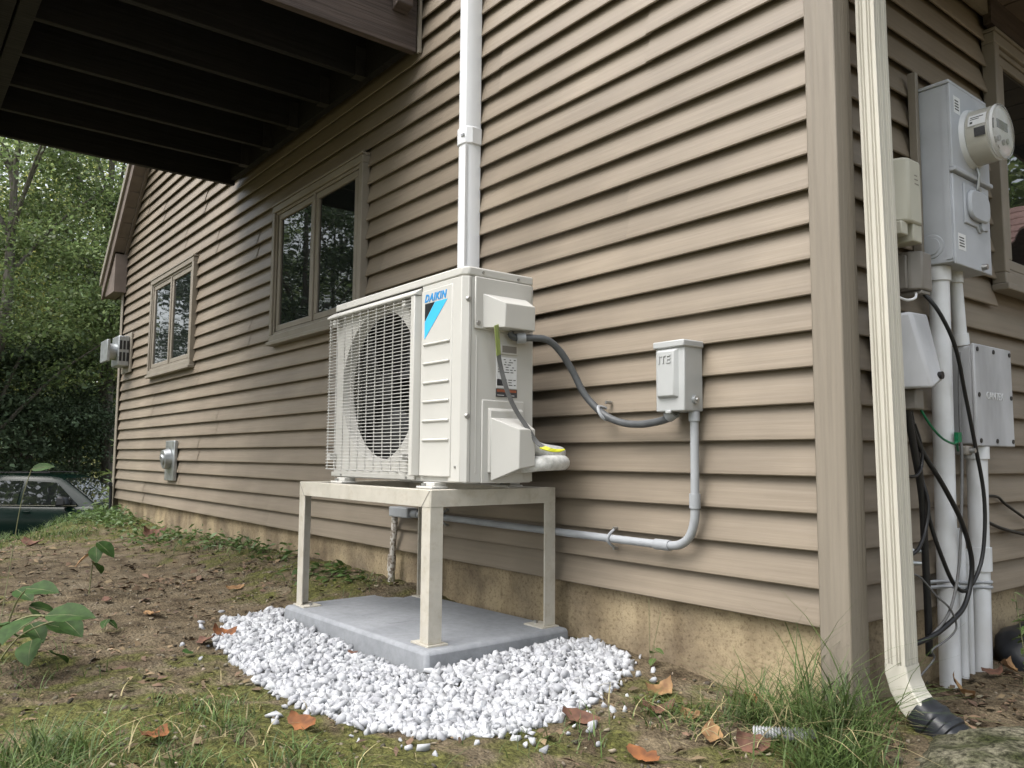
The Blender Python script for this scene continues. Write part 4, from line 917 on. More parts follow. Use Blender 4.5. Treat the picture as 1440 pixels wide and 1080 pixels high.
# ------------------------------------------------------------------ fallen leaves
def leaf_mesh(L, W, curl, seed, lobes=0):
    r = random.Random(seed); n = 9; v = []; f = []
    for i in range(n):
        t = i/(n-1); wd = W*math.sin(math.pi*min(1, t*.92+.06))**.8*(1+(.25*math.sin(t*math.pi*lobes) if lobes else 0))
        zc = curl*.55*L*((t-.45)**2*2-.2)+r.uniform(-.03, .03)*L; wd *= r.uniform(.72, 1.18)
        for s_ in (-1, -.5, 0, .5, 1): v.append(((t-.5)*L, s_*wd*.5+r.uniform(-.02, .02)*W, zc+(s_*.5+.5)**2*W*curl*.5+r.uniform(-.05, .05)*W))
    for i in range(n-1):
        for k in range(4): f.append((i*5+k, i*5+k+1, (i+1)*5+k+1, (i+1)*5+k))
    me = bpy.data.meshes.new('leaf'); me.from_pydata(v, [], f); me.update(); return me
LV = [
 ('curled orange leaf lying at the front edge of the white gravel', -.84, -1.125, .085, .05, .5, 'dead_orange', .5),
 ('bright rust leaf in the grass at lower left', -.945, -1.46, .075, .055, .6, 'dead_orange', 1.9),
 ('long reddish brown leaf at the right front edge of gravel', -.41, -.545, .10, .045, .35, 'dead_brown', .85),
 ('large folded tan leaf on bare soil right of the gravel', -.425, -.215, .085, .06, .8, 'dead_tan', 1.3),
 ('upright brown leaf in grass left of the corrugated pipe', -.11, -.385, .075, .05, .7, 'dead_tan', 2.0),
 ('flat orange leaf in the grass at bottom right of centre', -.14, -.60, .085, .045, .3, 'dead_orange', .2),
 ('orange leaf caught in grass against the corner foundation', -.20, -.075, .07, .055, .6, 'dead_orange', .9),
 ('dark brown leaf lying by the gravel left tip', -1.90, -1.03, .09, .05, .7, 'dead_brown', .3),
 ('red brown leaf tucked under the leftmost gravel', -1.98, -.94, .085, .06, .9, 'dead_orange', 1.2),
 ('pale tan leaf alone on the bare track', -2.55, -1.05, .10, .04, .3, 'dead_tan', .4),
 ('reddish leaf alone on bare soil further left', -3.05, -1.12, .09, .04, .4, 'dead_brown', .2),
 ('tan leaf on mossy soil behind the front left leg', -2.95, -.55, .09, .05, .5, 'dead_tan', 1.4),
 ('large rust leaf standing against the foundation far left', -5.6, -.25, .16, .12, 1., 'dead_brown', 1.2),
 ('tan leaf on the bright white gravel near pad corner', -1.27, -.76, .035, .018, .6, 'dead_brown', .6),
 ('small green fallen leaf left of the gravel', -1.78, -1.13, .06, .035, .3, 'leaf_green', .2),
 ('curled brown leaf at the base of thick conduit', .10, .50, .10, .05, .7, 'dead_tan', 2.6),
 ('rusty leaf on soil before the black plastic heap', .10, .72, .06, .04, .6, 'dead_brown', .7),
 ('pale curled leaf beside the right thick conduit', .12, .80, .08, .05, .9, 'dead_tan', 1.8),
 ('dark curled leaf on soil between gravel and corner', -.33, -.33, .09, .035, .9, 'dead_brown', 1.0),
 ('small tan leaf near dark curled leaf in thin grass', -.24, -.31, .05, .035, .7, 'dead_tan', .4),
 ('dark leaf beside the pale corrugated pipe', -.01, -.36, .08, .05, .8, 'dead_brown', .4),
 ('brown leaf on the slope near the parked car', -6.2, -1.0, .16, .10, .8, 'dead_brown', .9),
]
for i, (lb, x, y, L, W, cu, mm, rz) in enumerate(LV):
    o = finish('fallen_leaf', leaf_mesh(L, W, cu, i, 3 if i % 2 else 0), M[mm], smooth=70); o.location = (x, y, gz(x, y)+.016+(.05 if 'white gravel near' in lb else 0)); rr = random.Random(i)
    o.rotation_euler = (rr.uniform(-.35, .35), rr.uniform(-.3, .3), rz); tag(o, lb, 'leaf', 'fallen leaves on the yard')
# fine litter: bits of leaf, bark and twigs
def quads(P, T, L, W, nrm_j, rng, bend=.0):
    """small diamond faces at P lying along T"""
    n = len(P); T = T/np.linalg.norm(T, axis=1, keepdims=True); N = nrm_j/np.linalg.norm(nrm_j, axis=1, keepdims=True)
    B = np.cross(N, T); B /= np.linalg.norm(B, axis=1, keepdims=True)+1e-9
    a = P-T*L[:, None]*.5; c = P+T*L[:, None]*.5; b_ = P+B*W[:, None]*.5+N*bend*L[:, None]; d = P-B*W[:, None]*.5+N*bend*L[:, None]
    return np.stack([a, b_, c, d], 1).reshape(-1, 3), np.arange(n*4).reshape(n, 4)
def scatter(n, rng, box):
    x = rng.uniform(box[0], box[1], n); y = rng.uniform(box[2], box[3], n); return x, y
n = 6400; x = np.concatenate([rng.uniform(-3.6, .4, 3600), rng.uniform(-8, -3, 1600), rng.uniform(.03, .75, 1200)]); y = np.concatenate([rng.uniform(-1.9, .0, 3600), rng.uniform(-1.6, 0, 1600), rng.uniform(.05, 1.4, 1200)])
keep = np.array([not inside((a, b_), GP) and not (-2.16 < a < -1.0 and -.65 < b_) and mnoise.noise((a*2.1, b_*2.1, 5)) > -.18 for a, b_ in zip(x, y)]); x, y = x[keep], y[keep]
z = np.array([gz(a, b_) for a, b_ in zip(x, y)])+rng.uniform(.002, .012, len(x))
th = rng.uniform(0, 6.3, len(x)); T = np.stack([np.cos(th), np.sin(th), rng.normal(size=len(x))*.25], 1); Nn = np.stack([rng.normal(size=len(x))*.35, rng.normal(size=len(x))*.35, np.ones(len(x))], 1)
Ls = rng.uniform(.008, .055, len(x))**1.0*rng.uniform(.5, 1, len(x))*np.where(x < -3, 1.5, 1.); V_, F_ = quads(np.stack([x, y, z], 1), T, Ls, Ls*rng.uniform(.15, .6, len(x)), Nn, rng, .1)
tag(finish('leaf_litter', np_mesh('leaf_litter', V_, F_), M['litter']), 'crumbled brown leaf litter scattered over the bare yard soil', 'leaf litter', kind='stuff')
x = np.concatenate([rng.uniform(-3.6, .6, 1900), rng.uniform(-7.5, -3, 900)]); y = np.concatenate([rng.uniform(-1.8, .6, 1900), rng.uniform(-1.4, 0, 900)])
P_ = [(a, b_, gz(a, b_)+.002) for a, b_ in zip(x, y) if not inside((a, b_), GP) and not (-2.16 < a < -1.0 and -.65 < b_)]
V_, F_ = chips(P_, rng.uniform(.002, .009, len(P_)), rng, .6)
tag(finish('pebbles', np_mesh('pebbles', V_, F_), M['pebble']), 'small grey pebbles and clods dotting the bare soil', 'pebbles', kind='stuff')

# ------------------------------------------------------------------ grass
def blades(bx, by, h, lean_, wd, rng, dz=0.):
    n = len(bx); bz = np.array([gz(a, b_) for a, b_ in zip(bx, by)])-.004+dz
    th = rng.uniform(0, 2*np.pi, n); dx, dy = np.cos(th), np.sin(th); px, py = -dy, dx
    Vs = []; K = 4
    for k in range(K+1):
        t = k/K; out = lean_*h*t**1.8; zz = h*(t-.28*np.minimum(lean_, 1.6)*t**2.4); w2 = wd*(1-t**1.6)*.5+.00025
        c = np.stack([bx+dx*out, by+dy*out, bz+zz], 1); s_ = np.stack([px*w2, py*w2, np.zeros(n)], 1)
        Vs += [c-s_, c+s_]
    V = np.stack(Vs, 1).reshape(-1, 3); m_ = 2*(K+1)
    F = np.concatenate([np.stack([np.arange(n)*m_+2*k, np.arange(n)*m_+2*k+1, np.arange(n)*m_+2*k+3, np.arange(n)*m_+2*k+2], 1) for k in range(K)])
    return V, F
def merge(*vf):
    Vs = []; Fs = []; o = 0
    for v, f in vf: Vs.append(v); Fs.append(f+o); o += len(v)
    return np.concatenate(Vs), np.concatenate(Fs)
def clump(cx, cy, sx, sy, n, h0, h1, lean0, lean1, w0=.0022, w1=.0045):
    bx = cx+rng.normal(size=n)*sx; by = np.minimum(cy+rng.normal(size=n)*sy, 9); return blades(bx, by, rng.uniform(h0, h1, n), rng.uniform(lean0, lean1, n), rng.uniform(w0, w1, n), rng)
vf = [clump(.03, -.18, .05, .045, 260, .06, .21, .3, 1.7), clump(.11, -.13, .04, .04, 150, .08, .25, .3, 1.6), clump(-.13, -.13, .06, .035, 150, .06, .20, .4, 1.7), clump(.17, -.33, .05, .04, 240, .04, .12, .3, 1.6), clump(-.10, -.20, .05, .04, 200, .03, .12, .4, 1.7), clump(.02, -.07, .09, .02, 42, .22, .40, .3, 1.0, .003, .005), clump(-.25, -.32, .08, .06, 200, .02, .08, .5, 1.8), clump(.16, -.28, .05, .05, 160, .05, .15, .3, 1.5)]
V_, F_ = merge(*vf)
tag(finish('tall_grass', np_mesh('tall_grass', V_, F_), M['grass']), 'clump of long green grass at the foot of the corner trim', 'grass', kind='stuff')
vf = [clump(-.97, -1.68, .05, .05, 260, .04, .14, .3, 1.6), clump(-.82, -1.76, .06, .05, 240, .04, .14, .3, 1.6), clump(-.75, -1.45, .07, .05, 140, .02, .07, .5, 1.8), clump(-.62, -1.22, .10, .05, 170, .02, .06, .5, 1.8), clump(-1.0, -1.27, .10, .04, 150, .02, .06, .5, 1.8)]
V_, F_ = merge(*vf)
tag(finish('near_grass', np_mesh('near_grass', V_, F_), M['grass']), 'tuft of green grass in the lower left corner', 'grass', kind='stuff')
V_, F_ = merge(clump(.03, -.2, .09, .08, 130, .05, .18, .6, 2.), clump(-.9, -1.65, .12, .1, 80, .03, .1, .6, 2.), clump(-.25, -.35, .15, .1, 70, .02, .08, .8, 2.), clump(-.8, -1.25, .3, .12, 90, .02, .07, .8, 2.))
tag(finish('dry_grass', np_mesh('dry_grass', V_, F_), mat('dry_grass', (.30, .25, .13), rough=.7, var=.3, island=.35)), 'bleached dead grass blades mixed into the tufts and moss', 'grass', kind='stuff')
# thin lawn in mossy places and weeds on the crest
n = 42000; bx = np.concatenate([rng.uniform(-3.2, .35, n//2), rng.uniform(-9.2, -3.2, n-n//2)]); by = np.concatenate([rng.uniform(-1.95, -.02, n//2), rng.uniform(-2.2, -.02, n-n//2)])
pr = np.clip((moss_at(bx, by)-.40)*2.6, 0, 1)*np.array([max(0, min(1, .25+2.6*mnoise.noise((a*2.3, b_*2.3, 11)))) for a, b_ in zip(bx, by)])
kp = (rng.random(n) < pr) & np.array([not inside((a, b_), GP) and not (-2.16 < a < -1. and -.65 < b_) for a, b_ in zip(bx, by)]); bx, by = bx[kp], by[kp]
far_ = np.where(bx < -4, 1.6, 1.)
V_, F_ = blades(bx, by, rng.uniform(.015, .075, len(bx))*far_, rng.uniform(.3, 1.6, len(bx)), rng.uniform(.0016, .0032, len(bx))*far_, rng)
tag(finish('thin_grass', np_mesh('thin_grass', V_, F_), M['grass']), 'thin short grass growing through moss over the yard', 'grass', kind='stuff')
# broad weeds along the foundation
wp_ = []; 
for (cx, cy, sx, sy, n_, zz) in [(-7.6, -.18, .35, .12, 380, .075), (-6.9, -.2, .3, .1, 160, .06), (-4.2, -.10, .5, .06, 190, .06), (-2.75, -.16, .18, .07, 90, .02), (-5.4, -.25, .5, .12, 200, .06), (-8.3, -.2, .2, .12, 160, .08)]:
    for k in range(n_):
        a = cx+rng.normal()*sx; b_ = min(cy+rng.normal()*sy, .0); wp_.append((a, b_, gz(a, b_)+abs(rng.normal())*zz*.6))
P_ = np.array(wp_); n = len(P_); th = rng.uniform(0, 6.3, n)
V_, F_ = quads(P_, np.stack([np.cos(th), np.sin(th), rng.uniform(-.2, .8, n)], 1), rng.uniform(.03, .085, n), rng.uniform(.012, .035, n), np.stack([rng.normal(size=n)*.5, rng.normal(size=n)*.5, np.ones(n)], 1), rng, .12)
tag(finish('weeds', np_mesh('weeds', V_, F_), M['weed']), 'low leafy weeds along the foundation left of the stand', 'weeds', kind='stuff')

# ------------------------------------------------------------------ small plants
def broad_leaf(L, W, seed, fold=.25, droop=.2):
    r = random.Random(seed); v = []; f = []; n = 10
    for i in range(n):
        t = i/(n-1); wd = W*.5*(math.sin(math.pi*t**.8)**.85)+.0005; zc = -droop*L*t*t
        for s_ in (-1, -.5, 0, .5, 1): v.append((t*L, s_*wd, zc+abs(s_)*wd*fold+(.02*W*math.sin(i*2.4) if abs(s_) > .4 else 0)))
    for i in range(n-1):
        for k in range(4): f.append((i*5+k, i*5+k+1, (i+1)*5+k+1, (i+1)*5+k))
    me = bpy.data.meshes.new('leaf'); me.from_pydata(v, [], f); me.update(); return me
def plant(name, label, stems, leaves, mm='leaf_green'):
    t = thing(name, label, 'plant')
    for s_ in stems: MB().tube(s_[:-1], s_[-1], 6, smooth=4).build('stem', M['stem'], t, smooth=60)
    for i, (p, L, W, rz, ry, rx) in enumerate(leaves):
        mlist = mm if isinstance(mm, str) else mm[i % len(mm)]
        o = finish('leaf', broad_leaf(L, W, i), M[mlist], t, smooth=70); o.location = p; o.rotation_euler = (rx, ry, rz)
        MB().tube([(0, 0, .0008), (L*.5, 0, .0006-.05*L), (L*.97, 0, -.19*L)], [.0012, .0009, .0004], 4, smooth=2).build('midrib', M['stem'], o)
    return t
gzs = gz(-1.9, -1.62)
plant('sapling', 'broad leaved green sapling leaning into view at lower left', [
    [(-2.05, -1.68, gzs-.03), (-1.95, -1.66, -.12), (-1.75, -1.63, -.05), (-1.56, -1.61, -.02), .0035],
    [(-1.95, -1.66, -.12), (-1.92, -1.64, -.03), (-1.86, -1.62, .02), .0028],
    [(-2.05, -1.68, gzs-.03), (-2.0, -1.62, -.16), (-1.88, -1.56, -.10), (-1.80, -1.52, -.08), .0028],
    [(-2.05, -1.68, gzs-.03), (-2.12, -1.64, .05), (-2.10, -1.62, .28), (-2.06, -1.60, .40), .0014]],
    [((-1.56, -1.61, -.02), .15, .085, .75, -.15, .5), ((-1.62, -1.615, -.03), .12, .075, -1.0, .2, .2), ((-1.70, -1.62, -.04), .13, .08, 2.6, .1, .4),
     ((-1.78, -1.635, -.06), .12, .08, -.7, .3, .3), ((-1.86, -1.62, .02), .12, .07, .6, -.1, .5), ((-1.88, -1.56, -.10), .11, .07, 1.1, .2, .5), ((-1.80, -1.52, -.08), .10, .065, .4, .3, .4),
     ((-1.90, -1.645, -.09), .13, .085, -1.6, .2, .1), ((-2.0, -1.62, -.15), .12, .08, 2.9, .1, .3), ((-2.06, -1.60, .40), .075, .035, .9, -.25, .9), ((-1.84, -1.60, -.14), .11, .08, -.3, .4, .4), ((-1.95, -1.60, -.05), .10, .065, 1.6, .2, .3), ((-2.02, -1.58, -.12), .11, .07, .2, .3, .3), ((-1.92, -1.56, -.16), .10, .07, -.9, .3, .2), ((-2.0, -1.63, .0), .10, .06, .3, .1, .4), ((-1.76, -1.56, -.17), .09, .06, 2.2, .4, .2)])
plant('weed_plant', 'small two leaved seedling on the bare soil at left', [[(-2.35, -1.28, gz(-2.35, -1.28)), (-2.34, -1.27, gz(-2.35, -1.28)+.05), .002]],
      [((-2.34, -1.27, gz(-2.35, -1.28)+.05), .055, .035, -.6, .3, .2), ((-2.34, -1.27, gz(-2.35, -1.28)+.05), .05, .03, 2.4, .3, .2), ((-2.34, -1.27, gz(-2.35, -1.28)+.045), .05, .03, .9, .5, .2)])
plant('weed_plant', 'taller seedling with reddish leaves on the bare track', [[(-3.3, -1.15, gz(-3.3, -1.15)), (-3.3, -1.14, -.08), (-3.28, -1.13, .02), .003]],
      [((-3.28, -1.13, .02), .12, .08, .7, .5, .3), ((-3.3, -1.14, -.03), .11, .07, -1.4, .5, .3), ((-3.3, -1.14, -.08), .11, .07, 2.4, .5, .3), ((-3.29, -1.13, 0), .10, .07, -.2, .7, .3)], ['leaf_green', 'dead_tan', 'leaf_green', 'leaf_green'])
gp = gz(.20, .66)
st_ = []; lv_ = []
r_ = random.Random(3)
for k in range(5):
    bx_, by_ = .20+r_.uniform(-.03, .05), .68+r_.uniform(-.03, .08); hh = r_.uniform(.16, .30); tx_, ty_ = bx_+r_.uniform(-.05, .06), by_+r_.uniform(-.03, .05)
    st_.append([(bx_, by_, gp-.01), ((bx_+tx_)/2, (by_+ty_)/2, gp+hh*.5), (tx_, ty_, gp+hh), .0018])
    for j in range(9):
        t = .25+.75*j/8; lv_.append(((bx_+(tx_-bx_)*t, by_+(ty_-by_)*t, gp+hh*t), r_.uniform(.028, .05), r_.uniform(.016, .026), r_.uniform(0, 6.3), r_.uniform(-.3, .4), r_.uniform(-.3, .3)))
plant('weed_plant', 'leafy bright green weed growing before the black plastic heap', st_, lv_, 'weed')
gp = gz(-.64, -.02)
plant('weed_plant', 'small green seedling with thin dry stalks at the gravel right edge', [[(-.63, -.02, gp), (-.62, -.02, gp+.06), .0015], [(-.64, -.02, gp), (-.60, -.01, gp+.17), .001], [(-.64, -.02, gp), (-.66, 0.0, gp+.20), .001]],
      [((-.62, -.02, gp+.05), .035, .025, .3, .2, .2), ((-.62, -.02, gp+.04), .035, .025, 2.6, .2, .2), ((-.62, -.02, gp+.02), .04, .025, -1.2, .2, .2)], 'weed')
gp = gz(-.08, -.05)

# ------------------------------------------------------------------ trees and shrubs
def tree(name, label, base, H, crown, n_clump, per, leaf, mm, seed, trunk_r=.15, layered=.35, limbs=9, lean_=(0, 0), clump_r=.65, group=None):
    """crown: (rx, ry, zlo, zhi) relative to base; leaves are single small faces in clumps on limbs"""
    rg = np.random.default_rng(seed); x, y = base; z0 = float(ground_z(x, y))+max(0, (math.hypot(x+3, y)-45)*.06)
    t = thing(name, label, 'tree' if 'tree' in name else 'shrub', group, loc=(x, y, z0))
    rx, ry, zl_, zh = crown; tr = MB()
    top = Vector((lean_[0], lean_[1], H*.93)); pts = [Vector((0, 0, -.3))]+[Vector((lean_[0]*s_+rg.normal()*.06, lean_[1]*s_+rg.normal()*.06, H*.93*s_)) for s_ in (.15, .3, .45, .6, .8)]+[top]
    tr.tube(pts, [trunk_r*q for q in (1.25, 1., .88, .74, .6, .36, .08)], 9, smooth=3)
    cl = []
    for i in range(n_clump):
        while True:
            u = rg.uniform(-1, 1, 3)
            if u@u < 1: break
        u = u*(.55+.45*rg.random())/max(.35, np.linalg.norm(u)) if rg.random() < .6 else u
        zc = zl_+(zh-zl_)*(u[2]*.5+.5); tp = 1.
        cl.append((lean_[0]*zc/H+u[0]*rx*tp, lean_[1]*zc/H+u[1]*ry*tp, zc))
    cl = np.array(cl)
    for i in rg.choice(n_clump, min(limbs, n_clump), replace=False):
        c = Vector(cl[i]); s_ = Vector((lean_[0], lean_[1], H))*max(.12, min(.85, (c.z-.22*H)/H)); m_ = s_.lerp(c, .5)+Vector((0, 0, .25))
        tr.tube([s_, m_, c], [trunk_r*.34, trunk_r*.2, trunk_r*.05], 6, smooth=3)
    tr.build('trunk', M['bark'], t, smooth=70)
    n = n_clump*per; ci = np.repeat(np.arange(n_clump), per)
    P = cl[ci]+rg.normal(size=(n, 3))*np.array([clump_r, clump_r, clump_r*layered])*rg.uniform(.6, 1.2, (n_clump, 1))[ci]
    P[:, 2] -= layered*.25*np.hypot(P[:, 0]-cl[ci, 0], P[:, 1]-cl[ci, 1])
    T = np.stack([rg.normal(size=n), rg.normal(size=n), rg.normal(size=n)*.6-.35], 1); N = np.stack([rg.normal(size=n)*.75, rg.normal(size=n)*.75, np.ones(n)], 1)
    L = rg.uniform(.7, 1.3, n)*leaf; V, F = quads(P, T, L, L*rg.uniform(.42, .68, n), N, rg, .08)
    finish('crown', np_mesh('crown', V, F), M[mm], t)
    return t
def py(px, x): return -2.047+(1.19-x)*(.109+.1147*px/165)
W_ = 'trees of the wood beyond the driveway'
tree('maple_tree', 'leafy maple with a stout leaning trunk beside the far house corner', (-23, py(152, -23)), 12, (3.2, 3.2, 3.8, 12.5), 90, 420, .115, 'maple', 1, .21, .4, 14, (.3, -.5), .62, W_)
tree('maple_tree', 'big spreading maple whose pale crown fills the upper left', (-20.8, py(-25, -20.8)), 12, (3.6, 3.4, 3.4, 12), 95, 440, .11, 'maple', 2, .17, .4, 14, (.3, .4), .62, W_)
tree('maple_tree', 'yellow green maple seen through gaps behind the stout trunk', (-29, py(105, -29)), 14, (4, 4, 1.5, 13), 75, 330, .14, 'maple_pale', 3, .16, .5, 12, (0, 0), .75, W_)
tree('maple_tree', 'pale maple deeper in the wood behind the left crown', (-33, py(20, -33)), 15, (5, 5, 2, 15), 80, 300, .16, 'maple_pale', 4, .18, .5, 12, (0, 0), .85, W_)
tree('hemlock_tree', 'dark hemlock with drooping layers above the parked car roof', (-22.5, py(35, -22.5)), 6.2, (2.0, 2.0, .6, 5.6), 90, 330, .095, 'hemlock', 5, .10, .22, 14, (0, 0), .55, W_)
tree('hemlock_tree', 'second dark hemlock between the car windscreen and the house corner', (-24.5, py(100, -24.5)), 4.6, (1.5, 1.5, .6, 4.2), 60, 200, .12, 'hemlock', 6, .08, .22, 10, (0, 0), .5, W_)
tree('hemlock_tree', 'dark hemlock at the very left edge behind the car', (-21.5, py(-30, -21.5)), 5.6, (1.6, 1.6, .4, 5), 60, 200, .12, 'hemlock', 7, .09, .22, 10, (0, 0), .5, W_)
for i, (px, x, sd, mm) in enumerate([(60, -40, 8, 'maple'), (150, -46, 9, 'maple'), (-60, -36, 10, 'maple'), (230, -38, 11, 'maple_pale')]):
    lb = ['tall maple straight behind the car in the deep wood', 'tall maple in the deep wood behind stout trunk', 'tall maple off the left edge of the wood', 'pale maple just hidden behind the far house corner'][i]
    tree('maple_tree', lb, (x, py(px, x)), 13, (5, 5, .5, 12), 90, 120, .28, mm, sd, .18, .5, 8, (0, 0), 1.0, W_)
# woods in front of the house that the windows mirror
for i, (x, y, sd) in enumerate([(-23, -8.6, 21), (-28, -12, 22), (-35, -11, 23), (-32, -19, 24), (-20, -15, 25), (-42, -17, 26)]):
    lb = ['maple mirrored in near window, closest to the house', 'second maple mirrored in near window', 'maple mirrored in far window', 'maple further out mirrored in windows', 'maple standing forward of the yard', 'farthest maple mirrored in windows'][i]
    tree('maple_tree', lb, (x, y), 15, (4.2, 4.2, 1.2, 15), 100, 300, .16, 'maple' if i % 2 else 'hemlock', sd, .15, .4, 8, (0, 0), .7, 'trees mirrored in the windows')
for i, (x, y, sd) in enumerate([(6.2, 15, 31), (2.6, 17, 32), (9, 19, 33)]):
    lb = ['maple mirrored in side window', 'maple behind the garage roof', 'maple at right beyond the garage'][i]
    tree('maple_tree', lb, (x, y), 11, (3, 3, 1.6, 11), 80, 110, .22, 'maple', sd, .15, .4, 8, (0, 0), .75, 'trees mirrored in the windows')
for i, (x, y, sd) in enumerate([(-11, 15, 41), (-6, 17, 42), (-1, 16, 43), (14, 12, 44), (15, -14, 48), (21, -9, 49), (10, -21, 50), (-11, -17, 51), (-7, -24, 52), (-16, -21, 53)]):
    lb = ['tall maple behind the house, nearest the far corner', 'tall maple behind the middle of the house', 'tall maple behind the near end of the house', 'tall maple right of the garage', 'tall maple behind the viewer', 'tallest maple behind the viewer', 'maple far behind the viewer', 'maple across the yard from the windows', 'tall maple far across the yard', 'maple across the yard towards the driveway'][i]
    tree('maple_tree', lb, (x, y), 15 if i < 4 else 23, (4, 4, 2.5, 15 if i < 4 else 23), 90, 70, .34, 'maple', sd, .18, .45, 6, (0, 0), 1.0, 'trees mirrored in the windows')
# garage whose shingled roof shows in the side window
ga = thing('garage', 'low garage with reddish shingled roof mirrored in the side window', 'garage')
MB().box(3.2, 8.5, 8.2, 12.5, -.5, 2.35).build('wall', M['siding'], ga)
for i in range(12):
    y0_ = 7.9+i*.24; z0_ = 2.3+i*.15
    MB().hexa([(2.9, y0_, z0_), (8.8, y0_, z0_), (8.8, y0_+.26, z0_+.155), (2.9, y0_+.26, z0_+.155)], [(2.9, y0_, z0_+.035), (8.8, y0_, z0_+.035), (8.8, y0_+.26, z0_+.175), (2.9, y0_+.26, z0_+.175)]).build('shingle_course', M['shingle'], ga)
MB().hexa([(2.9, 10.75, 4.0), (8.8, 10.75, 4.0), (8.8, 13, 2.3), (2.9, 13, 2.3)], [(2.9, 10.75, 4.08), (8.8, 10.75, 4.08), (8.8, 13, 2.38), (2.9, 13, 2.38)]).build('rear_slope', M['shingle'], ga)

# rhododendron by the far corner
def rosette_shrub(name, label, base, R, H, n_ros, seed):
    rg = np.random.default_rng(seed); x, y = base; z0 = float(ground_z(x, y)); t = thing(name, label, 'shrub', None, (x, y, z0)); st = MB(); Ps = []; Ts = []; Ns = []
    for i in range(n_ros):
        a = rg.uniform(0, 6.3); r = R*math.sqrt(rg.random()); h = H*(.25+.75*rg.random())*(1-.35*(r/R)**2); c = np.array([math.cos(a)*r, math.sin(a)*r, h])
        st.tube([(c[0]*.15, c[1]*.15, -.1), (c[0]*.6, c[1]*.6, h*.5), tuple(c)], [.014, .009, .004], 5, smooth=2)
        k = rg.integers(7, 12)
        for j in range(k):
            b_ = 6.283*j/k+rg.normal()*.2; d = np.array([math.cos(b_), math.sin(b_), rg.uniform(-.35, .45)]); Ps.append(c+d*.085); Ts.append(d); Ns.append([0, 0, 1.]+rg.normal(size=3)*.25)
    n = len(Ps); V, F = quads(np.array(Ps), np.array(Ts), rg.uniform(.13, .20, n), rg.uniform(.040, .058, n), np.array(Ns), rg, .06)
    st.build('stems', M['stem'], t, smooth=60); finish('crown', np_mesh('crown', V, F), M['rhodo'], t); return t
rosette_shrub('rhododendron_shrub', 'glossy rhododendron shrub beyond the far house corner', (-11.0, 1.12), .65, 1.85, 130, 3)

# ------------------------------------------------------------------ parked car
car = thing('parked_car', 'dark green parked car seen beyond the crest at far left', 'car', loc=(-18.4, 1.30, -1.60)); car.rotation_euler = (0, 0, rad(-38))
# local: +y forward, x to the side (near side is +x), z up
def loft(secs, name, m_, parent, smooth=35, bev=0):
    mb = MB(); n = len(secs[0]); mb.v = [p for s_ in secs for p in s_]
    mb.f = [(i*n+k, i*n+(k+1) % n, (i+1)*n+(k+1) % n, (i+1)*n+k) for i in range(len(secs)-1) for k in range(n)]+[tuple(range(n-1, -1, -1)), tuple((len(secs)-1)*n+k for k in range(n))]
    return mb.build(name, m_, parent, smooth=smooth, bev=bev)
def body_sec(y, hw, zt, crown=.04):
    return [(-hw*.93, y, .28), (-hw, y, .50), (-hw*.99, y, .72), (-hw*.955, y, zt-.06), (-hw*.90, y, zt), (-hw*.4, y, zt+crown), (hw*.4, y, zt+crown), (hw*.90, y, zt), (hw*.955, y, zt-.06), (hw*.99, y, .72), (hw, y, .50), (hw*.93, y, .28)]
loft([body_sec(y, hw, zt) for y, hw, zt in [(-2.3, .72, .88), (-2.2, .84, .98), (-1.6, .90, 1.02), (-.6, .91, 1.0), (.6, .91, .99), (.95, .91, 1.0), (1.4, .90, .96), (1.9, .86, .89), (2.2, .76, .80), (2.32, .62, .70)]], 'body', M['car_paint'], car)
def cab_sec(y, hb, ht, zb, zt): return [(-hb, y, zb), (-ht-.03, y, zt-.10), (-ht+.05, y, zt-.02), (0, y, zt+.02), (ht-.05, y, zt-.02), (ht+.03, y, zt-.10), (hb, y, zb)]
loft([cab_sec(-2.05, .80, .66, .98, 1.30), cab_sec(-1.75, .82, .66, 1.0, 1.58), cab_sec(-.9, .84, .67, .99, 1.63), (cab_sec(.05, .84, .67, .99, 1.62)), cab_sec(.25, .84, .66, .99, 1.575), cab_sec(1.0, .82, .80, .97, 1.06)], 'cabin', M['car_paint'], car)
def glass_quad(pts, name='side_window'):
    mb = MB(); c = Vector((0, -.4, 1.2)); P = [Vector(p) for p in pts]; nrm = (P[1]-P[0]).cross(P[2]-P[0]).normalized(); nrm = nrm if nrm.dot(P[0]-c) > 0 else -nrm
    mb.add([p+nrm*.012 for p in P]+[p-nrm*.01 for p in P], [tuple(range(len(P))), tuple(range(2*len(P)-1, len(P)-1, -1))]+[(i, (i+1) % len(P), len(P)+(i+1) % len(P), len(P)+i) for i in range(len(P))])
    return mb.build(name, M['car_glass'], car)
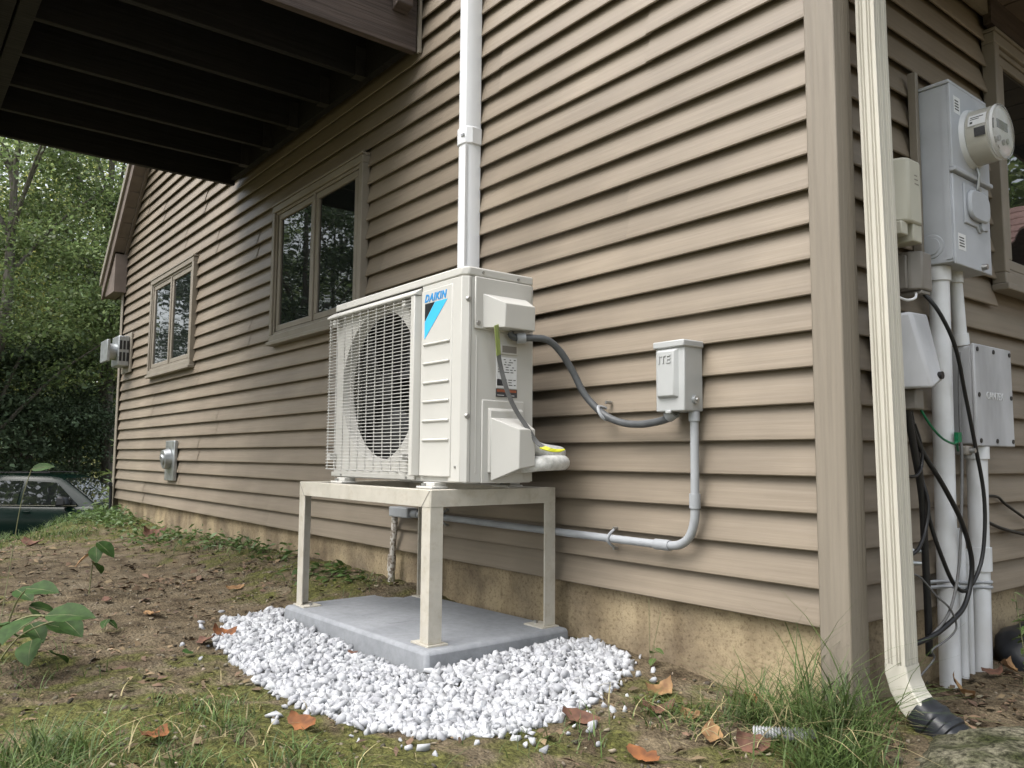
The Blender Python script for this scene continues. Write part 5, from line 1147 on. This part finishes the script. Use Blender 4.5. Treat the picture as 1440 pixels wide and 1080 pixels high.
for s_ in (-1, 1):
    glass_quad([(s_*.832, -.42, 1.03), (s_*.832, .72, 1.03), (s_*.722, .22, 1.47), (s_*.712, -.38, 1.50)])
    glass_quad([(s_*.832, -1.42, 1.04), (s_*.832, -.52, 1.03), (s_*.712, -.48, 1.50), (s_*.712, -1.35, 1.50)])
    glass_quad([(s_*.815, -1.9, 1.06), (s_*.825, -1.54, 1.04), (s_*.705, -1.48, 1.50), (s_*.69, -1.70, 1.45)], 'quarter_window')
    MB().box(s_*.835-.012, s_*.835+.012, -1.9, .70, 1.005, 1.022).build('belt_trim', M['chrome'], car)
    mr = MB().hexa([(s_*.86, .40, 1.01), (s_*1.12, .40, 1.01), (s_*1.09, .60, 1.03), (s_*.86, .60, 1.03)], [(s_*.88, .42, 1.20), (s_*1.10, .42, 1.21), (s_*1.07, .55, 1.19), (s_*.88, .55, 1.19)]).build('door_mirror', M['car_black'], car, bev=.03)
    MB().box(s_*.93-.02, s_*.93+.02, -1.1, 1.0, .26, .32).build('running_board', M['chrome'], car, bev=.008)
    MB().box(s_*.915-.012, s_*.915+.012, -.36, -.20, .87, .90).build('door_handle', M['car_paint'], car, bev=.006)
    MB().box(s_*.56-.02, s_*.56+.02, -1.55, -.05, 1.655, 1.68).build('roof_rail', M['car_black'], car, bev=.006)
    MB().hexa([(s_*.50, 2.26, .66), (s_*.74, 2.13, .66), (s_*.74, 2.10, .80), (s_*.50, 2.20, .80)], [(s_*.50, 2.30, .67), (s_*.75, 2.17, .67), (s_*.75, 2.13, .79), (s_*.50, 2.23, .79)]).build('headlight', M['paper'], car)
    for yw in (-1.4, 1.45):
        wl = MB().cyl((s_*.70, yw, .33), (s_*.90, yw, .33), .335, n=28).build('wheel', M['tyre'], car, bev=.03); MB().cyl((s_*.89, yw, .33), (s_*.912, yw, .33), .22, .20, 20).build('rim', M['chrome'], wl, smooth=40)
glass_quad([(-.70, .98, 1.075), (.70, .98, 1.075), (.56, .30, 1.545), (-.56, .30, 1.545)], 'windscreen')
